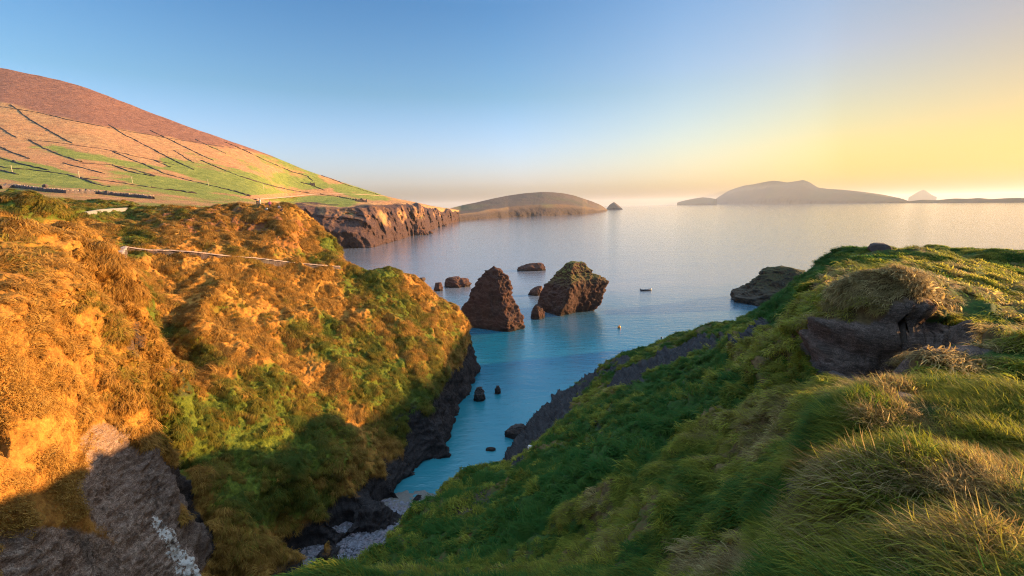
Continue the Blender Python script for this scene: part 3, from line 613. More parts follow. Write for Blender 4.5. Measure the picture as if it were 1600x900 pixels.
# ------------------------------------------------------------------ walls, track, poles
mat_wall = rock_mat('dry_stone', (.035, .03, .03), (.12, .10, .10), scale=2.5, wet=False)
mat_field = rock_mat('field_wall_stone', (.018, .014, .015), (.055, .042, .04), scale=.6, wet=False)
mat_cope = rock_mat('coping_stone', (.20, .15, .12), (.42, .33, .27), scale=2.5, wet=False)
def ribbon(name, P3, w_, h_, mat, parent=None, jit=.15, step=1.0, sink=.4, seed=0, crown=False):
    """a wall body following the ground: five-point section swept along the line"""
    P3 = np.array(P3); L = np.r_[0, np.cumsum(np.linalg.norm(np.diff(P3, axis=0), axis=1))]
    n = max(4, int(L[-1]/step)); s = np.linspace(0, L[-1], n); c = np.stack([np.interp(s, L, P3[:, k]) for k in range(3)], 1)
    t_ = np.gradient(c, axis=0); t_[:, 2] = 0; t_ /= np.linalg.norm(t_, axis=1, keepdims=True)+1e-9; sd_ = np.stack([-t_[:, 1], t_[:, 0], 0*t_[:, 0]], 1)
    rng = np.random.default_rng(seed); hh = h_*(1+jit*rng.normal(size=n))
    c[:, :2] += sd_[:, :2]*(rng.normal(size=n)*w_*jit*.5)[:, None]
    sec = [(-.5, -sink), (-.45, .6), (-.3, 1), (.3, 1), (.45, .6), (.5, -sink)]
    v = np.stack([c+sd_*(w_*a)+np.array([0, 0, 1])*((hh*b) if b > 0 else np.full(n, b))[:, None] for a, b in sec], 1)
    q = grid_quads(n, 6)
    org = v.reshape(-1, 3).mean(0); o = put(name, mesh_np(name, v.reshape(-1, 3)-org, q, smooth=False), mat, parent, loc=tuple(org))
    bm = bmesh.new(); bm.from_mesh(o.data); bm.edges.ensure_lookup_table()
    bmesh.ops.holes_fill(bm, edges=[e for e in bm.edges if e.is_boundary], sides=8); bmesh.ops.recalc_face_normals(bm, faces=bm.faces); bm.to_mesh(o.data); bm.free()
    return o
c1 = lambda L: [(a/3.6, 80+b/3.6) for a, b in L]
c2 = lambda L: [(350+a/3.6, 200+b/3.6) for a, b in L]
FW = [
 (c1([(60,300),(170,385),(290,455),(410,520)]), 'long dark field wall starting highest at the left, just under the heather'),
 (c1([(0,432),(50,460),(92,485)]), 'short field wall at the left edge in the upper orange bracken'),
 (c1([(0,540),(70,570),(165,603)]), 'field wall at the left edge between bracken and the first green strip'),
 (c1([(0,598),(120,635),(270,668)]), 'field wall at the left edge above the bright green strip'),
 (c1([(165,500),(250,545),(330,580),(455,622)]), 'field wall curving down between bracken and green on the left hillside'),
 (c1([(0,668),(95,692)]), 'lowest short dark bank at the left edge by the first pole'),
 (c1([(360,630),(460,655),(580,688)]), 'faint field wall above the second pole'),
 (c1([(455,712),(530,745),(620,762)]), 'dark field bank starting at the foot of the second pole'),
 (c1([(610,410),(690,465),(820,530),(950,600),(1085,665)]), 'longest straight field wall down the middle of the hillside'),
 (c1([(845,445),(950,495),(1080,560),(1200,615)]), 'field wall right of the longest one, ending above the large green field'),
 (c1([(620,558),(720,600),(830,645),(930,690),(1120,740),(1250,770),(1410,812)]), 'long winding field wall along the bottom of the large green field'),
 (c1([(1130,615),(1240,660),(1340,700),(1440,732)])+c2([(100,275),(250,320),(380,350),(480,366)]), 'field wall along the top of the large green field down to the track'),
 (c1([(860,610),(960,652)]), 'short field wall stub inside the large green field at its left end'),
 (c1([(630,640),(720,675),(870,705)]), 'field wall low on the middle hillside above the third pole'),
 (c1([(850,765),(960,780),(1110,800)]), 'lowest field wall in the middle, parallel to the shore track'),
 (c2([(0,75),(100,120),(250,190),(380,245),(470,270),(500,300)]), 'field wall just under the heather on the right shoulder of the hill'),
 (c2([(430,305),(500,325),(565,350)]), 'short field wall above the bend of the track'),
 (c2([(540,372),(640,385),(740,405)]), 'field wall leading right to the ruined walls by the cliff'),
 (c2([(0,340),(80,362),(145,383)]), 'field wall ending left of the pale parked car'),
 (c2([(545,262),(640,300),(700,323),(800,355),(880,380)]), 'boundary wall running down the skyline to the cliffs'),
 (c1([(980,560),(1090,627)]), 'short dark field wall between two long ones in the right bracken'),
 (c1([(1100,495),(1180,535),(1270,575)]), 'faint field wall high on the right of the hillside'),
 ([(0,166),(60,176),(130,192),(200,205),(270,217),(330,226),(385,234)], 'faint boundary wall between the heather and the bracken'),
 (c1([(160,498),(330,515),(480,535),(620,556),(760,590),(860,610),(985,640)]), 'faint wall crossing the hillside along the top of the green strips'),
 (c1([(0,650),(190,668),(360,690),(455,712),(640,735),(850,765)]), 'faint wall running level below the poles on the left'),
 (c1([(355,628),(520,632),(630,640),(740,660),(870,700)]), 'faint level wall joining two slanting ones low on the middle hillside'),
]
for k, (L, lb) in enumerate(FW):
    d_ = []
    for i in range(len(L)-1):
        for s in np.linspace(0, 1, 6)[:-1]: d_.append((L[i][0]*(1-s)+L[i+1][0]*s, L[i][1]*(1-s)+L[i+1][1]*s))
    d_.append(L[-1])
    p3 = [on_hill(a, b+.3) for a, b in d_]
    dm = float(np.mean([p[1] for p in p3]))
    tag(ribbon('field_wall', p3, 1.2, np.clip(dm/700*.85, .6, 1.0)*(.65 if 'faint' in lb else 1), mat_field, seed=k, step=2.5, jit=.4), lb, 'field wall', 'stone field walls on the hillside')
# big boulder wall above the near plateau
L = [(0,293.5),(20,290.6),(60,296.5),(105,300.5),(150,302),(195,305.5),(240,309.5)]
def on_plain(a, b):
    p = see(gridL, az2, rr2, a, b, 60)
    return p if (p is not None and p[1] < 178) else on_hill(a, b)
p3 = [on_plain(a, b+1.5) for a, b in L]
wr = bpy.data.objects.new('boulder_wall', None); COL.objects.link(wr); wr.location = tuple(np.mean(p3, 0))
tag(wr, 'long dark dry-stone wall topped with pale boulders above the left plateau', 'stone wall')
bpy.context.view_layer.update()
wb = ribbon('wall_body', p3, 1.1, 1.1, mat_wall, seed=50, step=.6, jit=.25); wb.parent = wr; wb.location = wb.location-wr.location
bm = bmesh.new(); rng = np.random.default_rng(3); P3 = np.array(p3); LL = np.r_[0, np.cumsum(np.linalg.norm(np.diff(P3, axis=0), axis=1))]
for s in np.arange(LL[-1]*.3, LL[-1], .75):
    c = np.array([np.interp(s, LL, P3[:, k]) for k in range(3)])-np.array(wr.location)
    mt = Matrix.Translation(c+[rng.normal()*.15, rng.normal()*.15, 1.1+rng.uniform(-.1, .2)]) @ Matrix.Rotation(rng.uniform(0, 6), 4, 'Z') @ Matrix.Diagonal((rng.uniform(.25, .5), rng.uniform(.2, .35), rng.uniform(.2, .4), 1))
    bmesh.ops.create_icosphere(bm, subdivisions=1, radius=1, matrix=mt)
me = bpy.data.meshes.new('coping_boulders'); bm.to_mesh(me); bm.free(); put('coping_boulders', me, mat_cope, wr)
# stone-edged path across the left headland
L = [(163,388),(195,391.5),(233,395),(270,396.5),(300,398),(347,402),(400,406),(447,411.5),(497,415.5),(530,419)]
p3 = [on_left(a, b+1.5, 55) for a, b in L]
p3 = [np.array([p[0], p[1], surf(gridL, az2, rr2, p[0], p[1])]) for p in p3]
pw = bpy.data.objects.new('path_wall', None); COL.objects.link(pw); pw.location = tuple(np.mean(p3, 0)); tag(pw, 'low stone wall with a pale top edging the path across the left headland', 'stone wall')
a_ = ribbon('wall_body', p3, .6, .62, mat_wall, seed=60, step=.5, jit=.1, sink=.8); a_.parent = pw; a_.location = a_.location-pw.location
a_ = ribbon('coping', [p+[0, 0, .6] for p in p3], .8, .14, mat_cope, seed=61, step=.7, jit=.2, sink=-.02); a_.parent = pw; a_.location = a_.location-pw.location

mat_pole = flat_mat('weathered_pole', (.55, .46, .34), .8)
pole0 = None
for k, (a, y0, y1, lb) in enumerate([(19.4,258,270,'utility pole nearest the left edge of the hillside'), (124.5,267.5,278.6,'tallest pale utility pole, at the end of a dark field bank'), (207,276,285.5,'utility pole low on the hillside between the tallest pole and the green field'),
                             (326,280,290,'utility pole on the lower edge of the large green field'), (411.7,287.5,296,'utility pole right above the standing people'), (515.8,291,297.5,'utility pole beyond the bend of the track, rightmost of the line')]):
    b_ = on_hill(a, y1); top = P(a, y0, b_[1]); h = max(top[2]-b_[2], 4)
    if pole0 is None:
        pole0 = bpy.data.objects.new('utility_pole', None)
        bm = bmesh.new(); bmesh.ops.create_cone(bm, cap_ends=True, segments=10, radius1=.26, radius2=.18, depth=8.4, matrix=Matrix.Translation((0, 0, 3.8))); m1 = bpy.data.meshes.new('pole'); bm.to_mesh(m1); bm.free()
        bm = bmesh.new(); bmesh.ops.create_cube(bm, size=1, matrix=Matrix.Translation((0, 0, 7.4)) @ Matrix.Diagonal((1.8, .14, .14, 1)))
        for s in (-.75, 0, .75): bmesh.ops.create_cone(bm, cap_ends=True, segments=8, radius1=.06, radius2=.05, depth=.25, matrix=Matrix.Translation((s, 0, 7.6)))
        m2 = bpy.data.meshes.new('crossarm'); bm.to_mesh(m2); bm.free(); m1.materials.append(mat_pole); m2.materials.append(mat_pole)
    r_ = bpy.data.objects.new('utility_pole', None); COL.objects.link(r_); r_.location = tuple(b_); r_.scale = (h/8,)*3; r_.rotation_euler = (0, 0, .5)
    for nm, mm in (('pole', m1), ('crossarm', m2)):
        c = bpy.data.objects.new(nm, mm); COL.objects.link(c); c.parent = r_
    tag(r_, lb, 'utility pole', 'utility poles along the hillside')
bpy.data.objects.remove(pole0)

# ruins: roofless little walls
def ruin(a, b, w_, d_, h_, label, seed, rot=.4):
    p = on_hill(a, b); r_ = bpy.data.objects.new('ruined_building', None); COL.objects.link(r_); r_.location = tuple(p); r_.rotation_euler = (0, 0, rot)
    for (x0, y0, x1, y1, hh) in [(-w_/2, -d_/2, w_/2, -d_/2, .6), (w_/2, -d_/2, w_/2, d_/2, 1.0), (w_/2, d_/2, -w_/2, d_/2, .85), (-w_/2, d_/2, -w_/2, -d_/2, 1.0)]:
        n = 9; P_ = np.stack([np.linspace(x0, x1, n), np.linspace(y0, y1, n), np.zeros(n)], 1)
        o = ribbon('wall', P_, .7, h_*hh, mat_wall, seed=seed, step=.8, jit=.18, sink=1.5); o.parent = r_; seed += 1
    return tag(r_, label, 'ruin')
ruin(489, 289, 7, 10, 4.5, 'small roofless stone ruin on the hillside above the track bend', 70)
ruin(560, 315, 9, 7, 4.5, 'ruined stone walls standing at the top of the far cliffs, left part', 80)
ruin(570, 315.5, 6, 6, 4.0, 'smaller ruined enclosure right beside the cliff-top ruin', 90)
p = on_plain(72, 294.5); ground_rock(p+[0, 0, .4], 3.2, 1.8, 2.0, 'squarish pile of stones on the bare strip behind the long wall', mat_wall, 7, name='stone_pile')

# track as a sheet of beaten ground
def track(name, L, w_, mat, fn):
    p3 = np.array([fn(a, b) for a, b in L]); Ls = np.r_[0, np.cumsum(np.linalg.norm(np.diff(p3, axis=0), axis=1))]; n = 80; s = np.linspace(0, Ls[-1], n)
    c = np.stack([np.interp(s, Ls, p3[:, k]) for k in range(3)], 1); t_ = np.gradient(c, axis=0); t_[:, 2] = 0; t_ /= np.linalg.norm(t_, axis=1, keepdims=True); sd_ = np.stack([-t_[:, 1], t_[:, 0], 0*s], 1)
    v = np.stack([c+sd_*w_*k+np.array([0, 0, z]) for k, z in ((-.62, -.6), (-.5, .22), (0, .3), (.5, .22), (.62, -.6))], 1).reshape(-1, 3)
    return tag(put(name, mesh_np(name, v, grid_quads(n, 5)), mat), kind='structure')
mat_track = flat_mat('track_gravel', (.40, .25, .17), .9, sc_=.3)
track('track', [(395,311),(430,309),(465,306),(490,303),(530,302.5),(570,304),(600,306)], 5, mat_track, on_hill)
track('path', [(128,334),(150,330),(175,328),(197,326.5)], 1.1, flat_mat('path_gravel', (.24, .22, .19), .9, sc_=2), lambda a, b: on_left(a, b, 60))
# a parked car, a few pixels long
cr_ = bpy.data.objects.new('parked_car', None); COL.objects.link(cr_); cr_.location = tuple(on_hill(433, 310)+[0, 0, .1]); cr_.rotation_euler = (0, 0, .25)
def prism(prof, w_, name, mat, parent, x=0):
    bm = bmesh.new(); a = [bm.verts.new((p[0], -w_/2, p[1])) for p in prof]; b = [bm.verts.new((p[0], w_/2, p[1])) for p in prof]
    bm.faces.new(a); bm.faces.new(b[::-1]); n = len(prof)
    for i in range(n): bm.faces.new((a[i], b[i], b[(i+1) % n], a[(i+1) % n]))
    bmesh.ops.recalc_face_normals(bm, faces=bm.faces); bmesh.ops.bevel(bm, geom=list(bm.edges), offset=.04, segments=1, affect='EDGES')
    me = bpy.data.meshes.new(name); bm.to_mesh(me); bm.free(); return put(name, me, mat, parent)
prism([(-2.1,.3),(2.1,.3),(2.15,.75),(1.3,.9),(-2.0,.98),(-2.15,.7)], 1.75, 'body', flat_mat('pale_car_paint', (.5,.48,.45), .35), cr_)
prism([(-1.8,.99),(1.2,.93),(.5,1.42),(-1.3,1.45)], 1.55, 'cabin', flat_mat('dark_glass', (.02,.025,.03), .1), cr_)
for x in (-1.35, 1.35):
    for y in (-.82, .82):
        bm = bmesh.new(); bmesh.ops.create_cone(bm, cap_ends=True, segments=16, radius1=.33, radius2=.33, depth=.2, matrix=Matrix.Translation((x, y, .33)) @ Matrix.Rotation(math.pi/2, 4, 'X')); me = bpy.data.meshes.new('wheel'); bm.to_mesh(me); bm.free(); put('wheel', me, flat_mat('tyre', (.02,.02,.02), .9), cr_)
tag(cr_, 'small pale car parked at the end of the track above the people', 'car')

# ------------------------------------------------------------------ boat and buoys
B = PZ(1009.5, 454.0, 0); bt = bpy.data.objects.new('motor_boat', None); COL.objects.link(bt); bt.location = tuple(B); bt.rotation_euler = (0, 0, .12)
tag(bt, 'small open motor boat with a dark hull lying on calm water', 'boat')
n = 24; ss = np.linspace(-1, 1, n); hb = 1.0*np.clip(1-np.clip(ss, 0, 1)**2.2, 0, 1)**.8*np.where(ss < 0, 1-.12*ss**2, 1)
sh_z = .62+.35*np.clip(ss, 0, 1)**2; Lh = 3.1
def hull_pts(o, zoff):
    return [( -1.0*o, sh_z), (-.92*o, sh_z*.45), (-.55*o, -.1+0*ss), (0, -.28+0*ss), (.55*o, -.1+0*ss), (.92*o, sh_z*.45), (1.0*o, sh_z)]
out = np.stack([np.stack([ss*Lh, hb*a, z*1.0+0*ss], 1) for a, z in hull_pts(1.0, 0)]+[np.stack([ss*Lh*.97, hb*a*.9, np.maximum(z, .12)+(.0)], 1) for a, z in reversed(hull_pts(1.0, 0))], 1)
put('hull', mesh_np('hull', out.reshape(-1, 3), grid_quads(n, 14, wrap=True)), flat_mat('navy_hull', (.03, .04, .06), .4), bt)
gw = np.concatenate([np.stack([ss*Lh, -hb*1.03, sh_z+.03], 1), np.stack([ss[::-1]*Lh, hb[::-1]*1.03, sh_z[::-1]+.03], 1)])
bm = bmesh.new()
def tube(bm, pts_, r_, seg_=6):
    pts_ = [Vector(p) for p in pts_]; prev = None
    for i, p in enumerate(pts_):
        t_ = (pts_[min(i+1, len(pts_)-1)]-pts_[max(i-1, 0)]).normalized(); s1 = t_.orthogonal().normalized(); s2 = t_.cross(s1)
        if prev is not None and s1.dot(prev) < 0: s1 = -s1
        ring = [bm.verts.new(p+(s1*math.cos(k*2*math.pi/seg_)+s2*math.sin(k*2*math.pi/seg_))*r_) for k in range(seg_)]
        if i: [bm.faces.new((last[k], last[(k+1) % seg_], ring[(k+1) % seg_], ring[k])) for k in range(seg_)]
        last = ring; prev = s1
tube(bm, gw[2:-2], .07); me = bpy.data.meshes.new('gunwale'); bm.to_mesh(me); bm.free(); put('gunwale', me, flat_mat('white_gunwale', (.7, .68, .66), .5), bt)
for x in (-1.2, .6):
    bm = bmesh.new(); bmesh.ops.create_cube(bm, size=1, matrix=Matrix.Translation((x, 0, .42)) @ Matrix.Diagonal((.35, 1.7, .06, 1))); me = bpy.data.meshes.new('seat'); bm.to_mesh(me); bm.free(); put('seat', me, flat_mat('thwart', (.35, .25, .16), .7), bt)
em = bmesh.new(); bmesh.ops.create_cube(em, size=1, matrix=Matrix.Translation((-3.3, 0, .95)) @ Matrix.Diagonal((.42, .34, .55, 1))); bmesh.ops.create_cube(em, size=1, matrix=Matrix.Translation((-3.28, 0, .3)) @ Matrix.Diagonal((.14, .12, 1.0, 1)))
bmesh.ops.bevel(em, geom=list(em.edges), offset=.05, segments=2, affect='EDGES'); me = bpy.data.meshes.new('outboard_motor'); em.to_mesh(me); em.free(); put('outboard_motor', me, flat_mat('black_motor', (.02, .02, .02), .4), bt)
def buoy(a, b, r_, c, lb, grp='mooring buoys'):
    p = PZ(a, b, 0); o = bpy.data.objects.new('buoy', None); COL.objects.link(o); o.location = tuple(p)
    bm = bmesh.new(); bmesh.ops.create_uvsphere(bm, u_segments=20, v_segments=14, radius=r_, matrix=Matrix.Translation((0, 0, r_*.55))); me = bpy.data.meshes.new('float'); bm.to_mesh(me); bm.free(); 
    for f in me.polygons: f.use_smooth = True
    put('float', me, flat_mat('buoy_plastic', c, .4), o)
    bm = bmesh.new(); bmesh.ops.create_cone(bm, cap_ends=True, segments=10, radius1=r_*.22, radius2=r_*.18, depth=r_*.5, matrix=Matrix.Translation((0, 0, r_*1.7))); me = bpy.data.meshes.new('shackle'); bm.to_mesh(me); bm.free(); put('shackle', me, flat_mat('buoy_metal', (.1, .08, .07), .5), o)
    tag(o, lb, 'buoy', grp)
buoy(967.5, 512.5, .62, (.85, .28, .05), 'round orange mooring buoy below the motor boat')
buoy(1033.5, 528.5, .3, (.03, .03, .03), 'tiny dark float near the rocks of the right slope')

# ------------------------------------------------------------------ people on the mound
skin = flat_mat('skin', (.45, .25, .17), .6)
def person(a, b, label, coat, legs, hair, rot, sit=False, group='walkers on the mound', Yd=107.5):
    q = P(a, b, Yd); z = surf(gridL, az2, rr2, q[0], q[1])
    me = bpy.data.meshes.new('person'); S = []
    if not sit:
        V = [(0,0,.95),(0,0,1.15),(0,0,1.38),(0,0,1.50),(0,.02,1.62),(0,.02,1.76), (.19,0,1.42),(.26,.02,1.15),(.24,.10,.90),(.24,.12,.82), (-.19,0,1.42),(-.27,-.02,1.15),(-.24,.06,.90),(-.24,.08,.82),
             (.10,0,.88),(.12,.03,.48),(.13,-.03,.08),(.13,.14,.04), (-.10,0,.88),(-.12,-.05,.48),(-.13,-.10,.08),(-.13,.06,.04)]
        hz0 = 1.69
    else:
        V = [(0,0,.12),(0,0,.34),(0,.02,.58),(0,.03,.70),(0,.06,.80),(0,.06,.94), (.19,.02,.61),(.27,.16,.42),(.16,.36,.42),(.10,.42,.44), (-.19,.02,.61),(-.27,.16,.42),(-.16,.36,.42),(-.10,.42,.44),
             (.11,.05,.10),(.14,.42,.42),(.14,.62,.08),(.14,.76,.05), (-.11,.05,.10),(-.14,.40,.40),(-.14,.66,.08),(-.14,.80,.05)]
        hz0 = .88
    E = [(0,1),(1,2),(2,3),(3,4),(4,5),(2,6),(6,7),(7,8),(8,9),(2,10),(10,11),(11,12),(12,13),(0,14),(14,15),(15,16),(16,17),(0,18),(18,19),(19,20),(20,21)]
    Rr = [.15,.14,.16,.06,.095,.085,.07,.05,.038,.04,.07,.05,.038,.04,.10,.07,.045,.04,.10,.07,.045,.04]
    me.from_pydata(V, E, []); o = bpy.data.objects.new('person', me); COL.objects.link(o)
    o.modifiers.new('Skin', 'SKIN'); o.modifiers.new('Sub', 'SUBSURF').levels = 2; o.modifiers['Sub'].render_levels = 2
    for i, r_ in enumerate(Rr): me.skin_vertices[0].data[i].radius = (r_, r_*.82)
    me.skin_vertices[0].data[0].use_root = True
    me.materials.append(skin)
    o.location = (q[0], q[1], z-.02); o.rotation_euler = (0, 0, rot); tag(o, label, 'person', group)
    def garment(name, idx, edges, grow, c):
        m2 = bpy.data.meshes.new(name); m2.from_pydata([V[i] for i in idx], [(idx.index(x), idx.index(y)) for x, y in edges], [])
        g_ = bpy.data.objects.new(name, m2); COL.objects.link(g_); g_.parent = o; g_.modifiers.new('Skin', 'SKIN'); g_.modifiers.new('Sub', 'SUBSURF').levels = 2; g_.modifiers['Sub'].render_levels = 2
        for j, i in enumerate(idx): m2.skin_vertices[0].data[j].radius = (Rr[i]+grow, (Rr[i]+grow)*.85)
        m2.skin_vertices[0].data[0].use_root = True; m2.materials.append(flat_mat(name+'_cloth', c, .85))
    garment('jacket', [0,1,2,6,7,8,10,11,12], [(0,1),(1,2),(2,6),(6,7),(7,8),(2,10),(10,11),(11,12)], .028, coat)
    garment('trousers', [0,14,15,16,18,19,20], [(0,14),(14,15),(15,16),(0,18),(18,19),(19,20)], .018, legs)
    bm = bmesh.new(); bmesh.ops.create_uvsphere(bm, u_segments=14, v_segments=10, radius=.115, matrix=Matrix.Translation((0, -.02+(.04 if sit else 0), hz0+.03)) @ Matrix.Diagonal((.92, 1.0, 1.05, 1)))
    bmesh.ops.delete(bm, geom=[v_ for v_ in bm.verts if v_.co.z < hz0-.03 and v_.co.y > 0], context='VERTS'); hm = bpy.data.meshes.new('hair'); bm.to_mesh(hm); bm.free(); put('hair', hm, flat_mat('hair_colour', hair, .7), o)
person(403.3, 325, 'standing person in a dark coat, leftmost on the mound', (.015,.015,.025), (.02,.02,.03), (.05,.03,.02), .8)
person(407.5, 325, 'person in a white jacket beside the dark-coated one', (.75,.72,.68), (.55,.50,.44), (.2,.13,.07), 2.4, Yd=108.3)
person(422.3, 325.5, 'standing person in a pink jacket in the middle of the group', (.55,.12,.26), (.05,.04,.06), (.08,.04,.03), 3.4)
person(417.5, 327, 'person in white sitting left of the pink jacket', (.75,.72,.7), (.10,.10,.14), (.05,.03,.02), 2.6, sit=True, Yd=107)
person(440.5, 327, 'seated person in black, rightmost on the mound', (.015,.015,.02), (.02,.02,.03), (.03,.02,.02), 3.0, sit=True, Yd=107)
person(436.5, 327, 'seated person in grey beside the one in black', (.25,.25,.28), (.03,.03,.05), (.15,.09,.05), 3.5, sit=True, Yd=107.6)

# ------------------------------------------------------------------ shingle beach
gx, gy = np.meshgrid(np.linspace(-40, 4, 200), np.linspace(30, 76, 220), indexing='ij')
zb = (66-gy)*.115+.0*gx; v = np.stack([gx, gy, zb], -1).reshape(-1, 3); v[:, 2] += fbm(v, 4, 4, 601)*.35+fbm(v, .8, 3, 611)*.10
m = M('shingle'); t = NT(m); pos = t.n('ShaderNodeNewGeometry').outputs['Position']
vo = t.n('ShaderNodeTexVoronoi', i={'Vector': pos, 'Scale': 3.2}); sp = t.n('ShaderNodeSeparateXYZ', i={0: pos}); nz = t.noise(pos, .4, 5, .6)
c = t.mix(t.n('ShaderNodeSeparateColor', i={'Color': vo.outputs['Color']}).outputs[0], (.04, .04, .048), (.16, .15, .175))
c = t.mix(t.mr(t.math('ADD', sp.outputs[1], t.math('MULTIPLY', nz, 14)), 63, 68), c, (.14, .12, .105))
b = t.n('ShaderNodeBump', i={'Height': vo.outputs['Distance'], 'Strength': .7, 'Distance': .15})
p = t.n('ShaderNodeBsdfPrincipled', i={'Base Color': c, 'Roughness': .6, 'Normal': b.outputs[0]}); o = t.n('ShaderNodeOutputMaterial'); t.l(p.outputs[0], o.inputs[0])
tag(put('beach', mesh_np('beach', v, grid_quads(200, 220)), m), kind='structure')
mat_peb = rock_mat('pebble_stone', (.06, .058, .07), (.24, .23, .27), scale=3, wet=False)
for k, (a, b, s, lb) in enumerate([(528,884,1.1,'largest boulder on the shingle at the bottom of the cove'),(548,872,.8,'grey boulder just above the largest on the shingle'),(583,835,.8,'boulder halfway up the narrow shingle beach'),(598,838,.7,'pale boulder close to the near slope on the shingle'),(510,872,.7,'leftmost boulder on the shingle under the overhang')]):
    q = PZ(a, b, 1.0); q[2] = (66-q[1])*.115; ground_rock(q, s*1.2, s*.9, s*.6, lb, mat_peb, 30+k, name='boulder', group='boulders on the shingle')
print('things', round(time.time()-T0, 1))
# ------------------------------------------------------------------ grass
def tuft(name, n, L, rad, lean, spread, wid, seed, segs=4, mat=None):
    rng = np.random.default_rng(seed); vs = []; fs = []
    for b in range(n):
        a = rng.uniform(0, 2*np.pi); rr_ = rad*math.sqrt(rng.uniform()); base = np.array([rr_*math.cos(a), rr_*math.sin(a), -.05*L])
        l = L*rng.uniform(.55, 1.15); az_ = rng.normal(0, spread); dr = np.array([math.cos(az_), math.sin(az_), 0])
        ln = lean*rng.uniform(.5, 1.4)+.15; w_ = wid*rng.uniform(.6, 1.3); side = np.array([-dr[1], dr[0], 0])*1.0; tw = rng.uniform(-.6, .6); side = side*math.cos(tw)+np.array([0, 0, 1])*math.sin(tw)*.3
        p = base; el = math.pi/2-rng.uniform(0, .35); i0 = len(vs)
        for s in range(segs+1):
            ww = w_*(1-s/segs)**.7
            if s == segs: vs.append(p)
            else: vs += [p-side*ww, p+side*ww]
            el -= ln/segs*1.3; p = p+(dr*math.cos(el)+np.array([0, 0, 1])*math.sin(el))*l/segs
        for s in range(segs-1): fs.append((i0+2*s, i0+2*s+1, i0+2*s+3, i0+2*s+2))
        fs.append((i0+2*segs-2, i0+2*segs-1, i0+2*segs))
    me = bpy.data.meshes.new(name); me.from_pydata([tuple(v) for v in vs], [], fs); me.materials.append(mat)
    hh = me.attributes.new('hgt', 'FLOAT', 'POINT'); hh.data.foreach_set('value', np.array([min(1, max(0, v[2]/L)) for v in vs], np.float32))
    return bpy.data.objects.new(name, me)
def grass_mat(name, dry, green, tr=.35, yel=None):
    yel = yel or green
    m = M(name); t = NT(m)
    a = t.n('ShaderNodeAttribute', attribute_name='tint', attribute_type='INSTANCER').outputs['Fac']
    rnd = t.n('ShaderNodeObjectInfo').outputs['Random']
    isl = t.n('ShaderNodeNewGeometry').outputs['Random Per Island']
    cd = t.mix(isl, dry[0], dry[1]); cg = t.mix(rnd, green[0], green[1]); cy_ = t.mix(isl, yel[0], yel[1])
    ft = t.math('ADD', a, t.math('MULTIPLY', t.math('SUBTRACT', isl, .5), .35))
    c = t.mix(t.mr(ft, .68, .95), t.mix(t.mr(ft, .25, .55), cd, cy_), cg); c = t.mix(t.mr(rnd, 0, 1, 0, .78), c, (.36, .32, .24), 'MULTIPLY')
    d = t.n('ShaderNodeBsdfPrincipled', i={'Base Color': c, 'Roughness': .7, 'Specular IOR Level': .2})
    tl = t.n('ShaderNodeBsdfTranslucent', i={'Color': c}); mx = t.n('ShaderNodeMixShader', i={0: tr, 1: d.outputs[0], 2: tl.outputs[0]})
    o = t.n('ShaderNodeOutputMaterial'); t.l(mx.outputs[0], o.inputs[0]); return m
def scatter(name, pos, rot, scl, tint, proto, label=None):
    me = bpy.data.meshes.new(name); n = len(pos); me.vertices.add(n); me.vertices.foreach_set('co', pos.astype(np.float32).ravel())
    for nm, ty, ar, key in (('rot', 'FLOAT_VECTOR', rot, 'vector'), ('scl', 'FLOAT', scl, 'value'), ('tint', 'FLOAT', tint, 'value')):
        a = me.attributes.new(nm, ty, 'POINT'); a.data.foreach_set(key, ar.astype(np.float32).ravel())
    o = put(name, me); tag(o, label, kind='stuff')
    ng = bpy.data.node_groups.new(name, 'GeometryNodeTree'); ng.interface.new_socket('Geometry', in_out='INPUT', socket_type='NodeSocketGeometry'); ng.interface.new_socket('Geometry', in_out='OUTPUT', socket_type='NodeSocketGeometry')
    N = ng.nodes; gi = N.new('NodeGroupInput'); go = N.new('NodeGroupOutput'); ip = N.new('GeometryNodeInstanceOnPoints'); oi = N.new('GeometryNodeObjectInfo'); oi.inputs['Object'].default_value = proto; oi.inputs['As Instance'].default_value = True
    def att(nm, ty):
        a = N.new('GeometryNodeInputNamedAttribute'); a.data_type = ty; a.inputs[0].default_value = nm; return a.outputs[0]
    Lk = ng.links.new; Lk(gi.outputs[0], ip.inputs['Points']); Lk(oi.outputs['Geometry'], ip.inputs['Instance']); Lk(att('rot', 'FLOAT_VECTOR'), ip.inputs['Rotation']); Lk(att('scl', 'FLOAT'), ip.inputs['Scale']); Lk(ip.outputs[0], go.inputs[0])
    md = o.modifiers.new('scatter', 'NODES'); md.node_group = ng
    return o
def frames(nrm, lean, rng):
    z = nrm/np.linalg.norm(nrm, axis=1, keepdims=True); x = lean-z*(lean*z).sum(1, keepdims=True); x /= np.linalg.norm(x, axis=1, keepdims=True)+1e-9; y = np.cross(z, x)
    return np.stack([np.arctan2(y[:, 2], z[:, 2]), -np.arcsin(np.clip(x[:, 2], -1, 1)), np.arctan2(x[:, 1], x[:, 0])], 1)
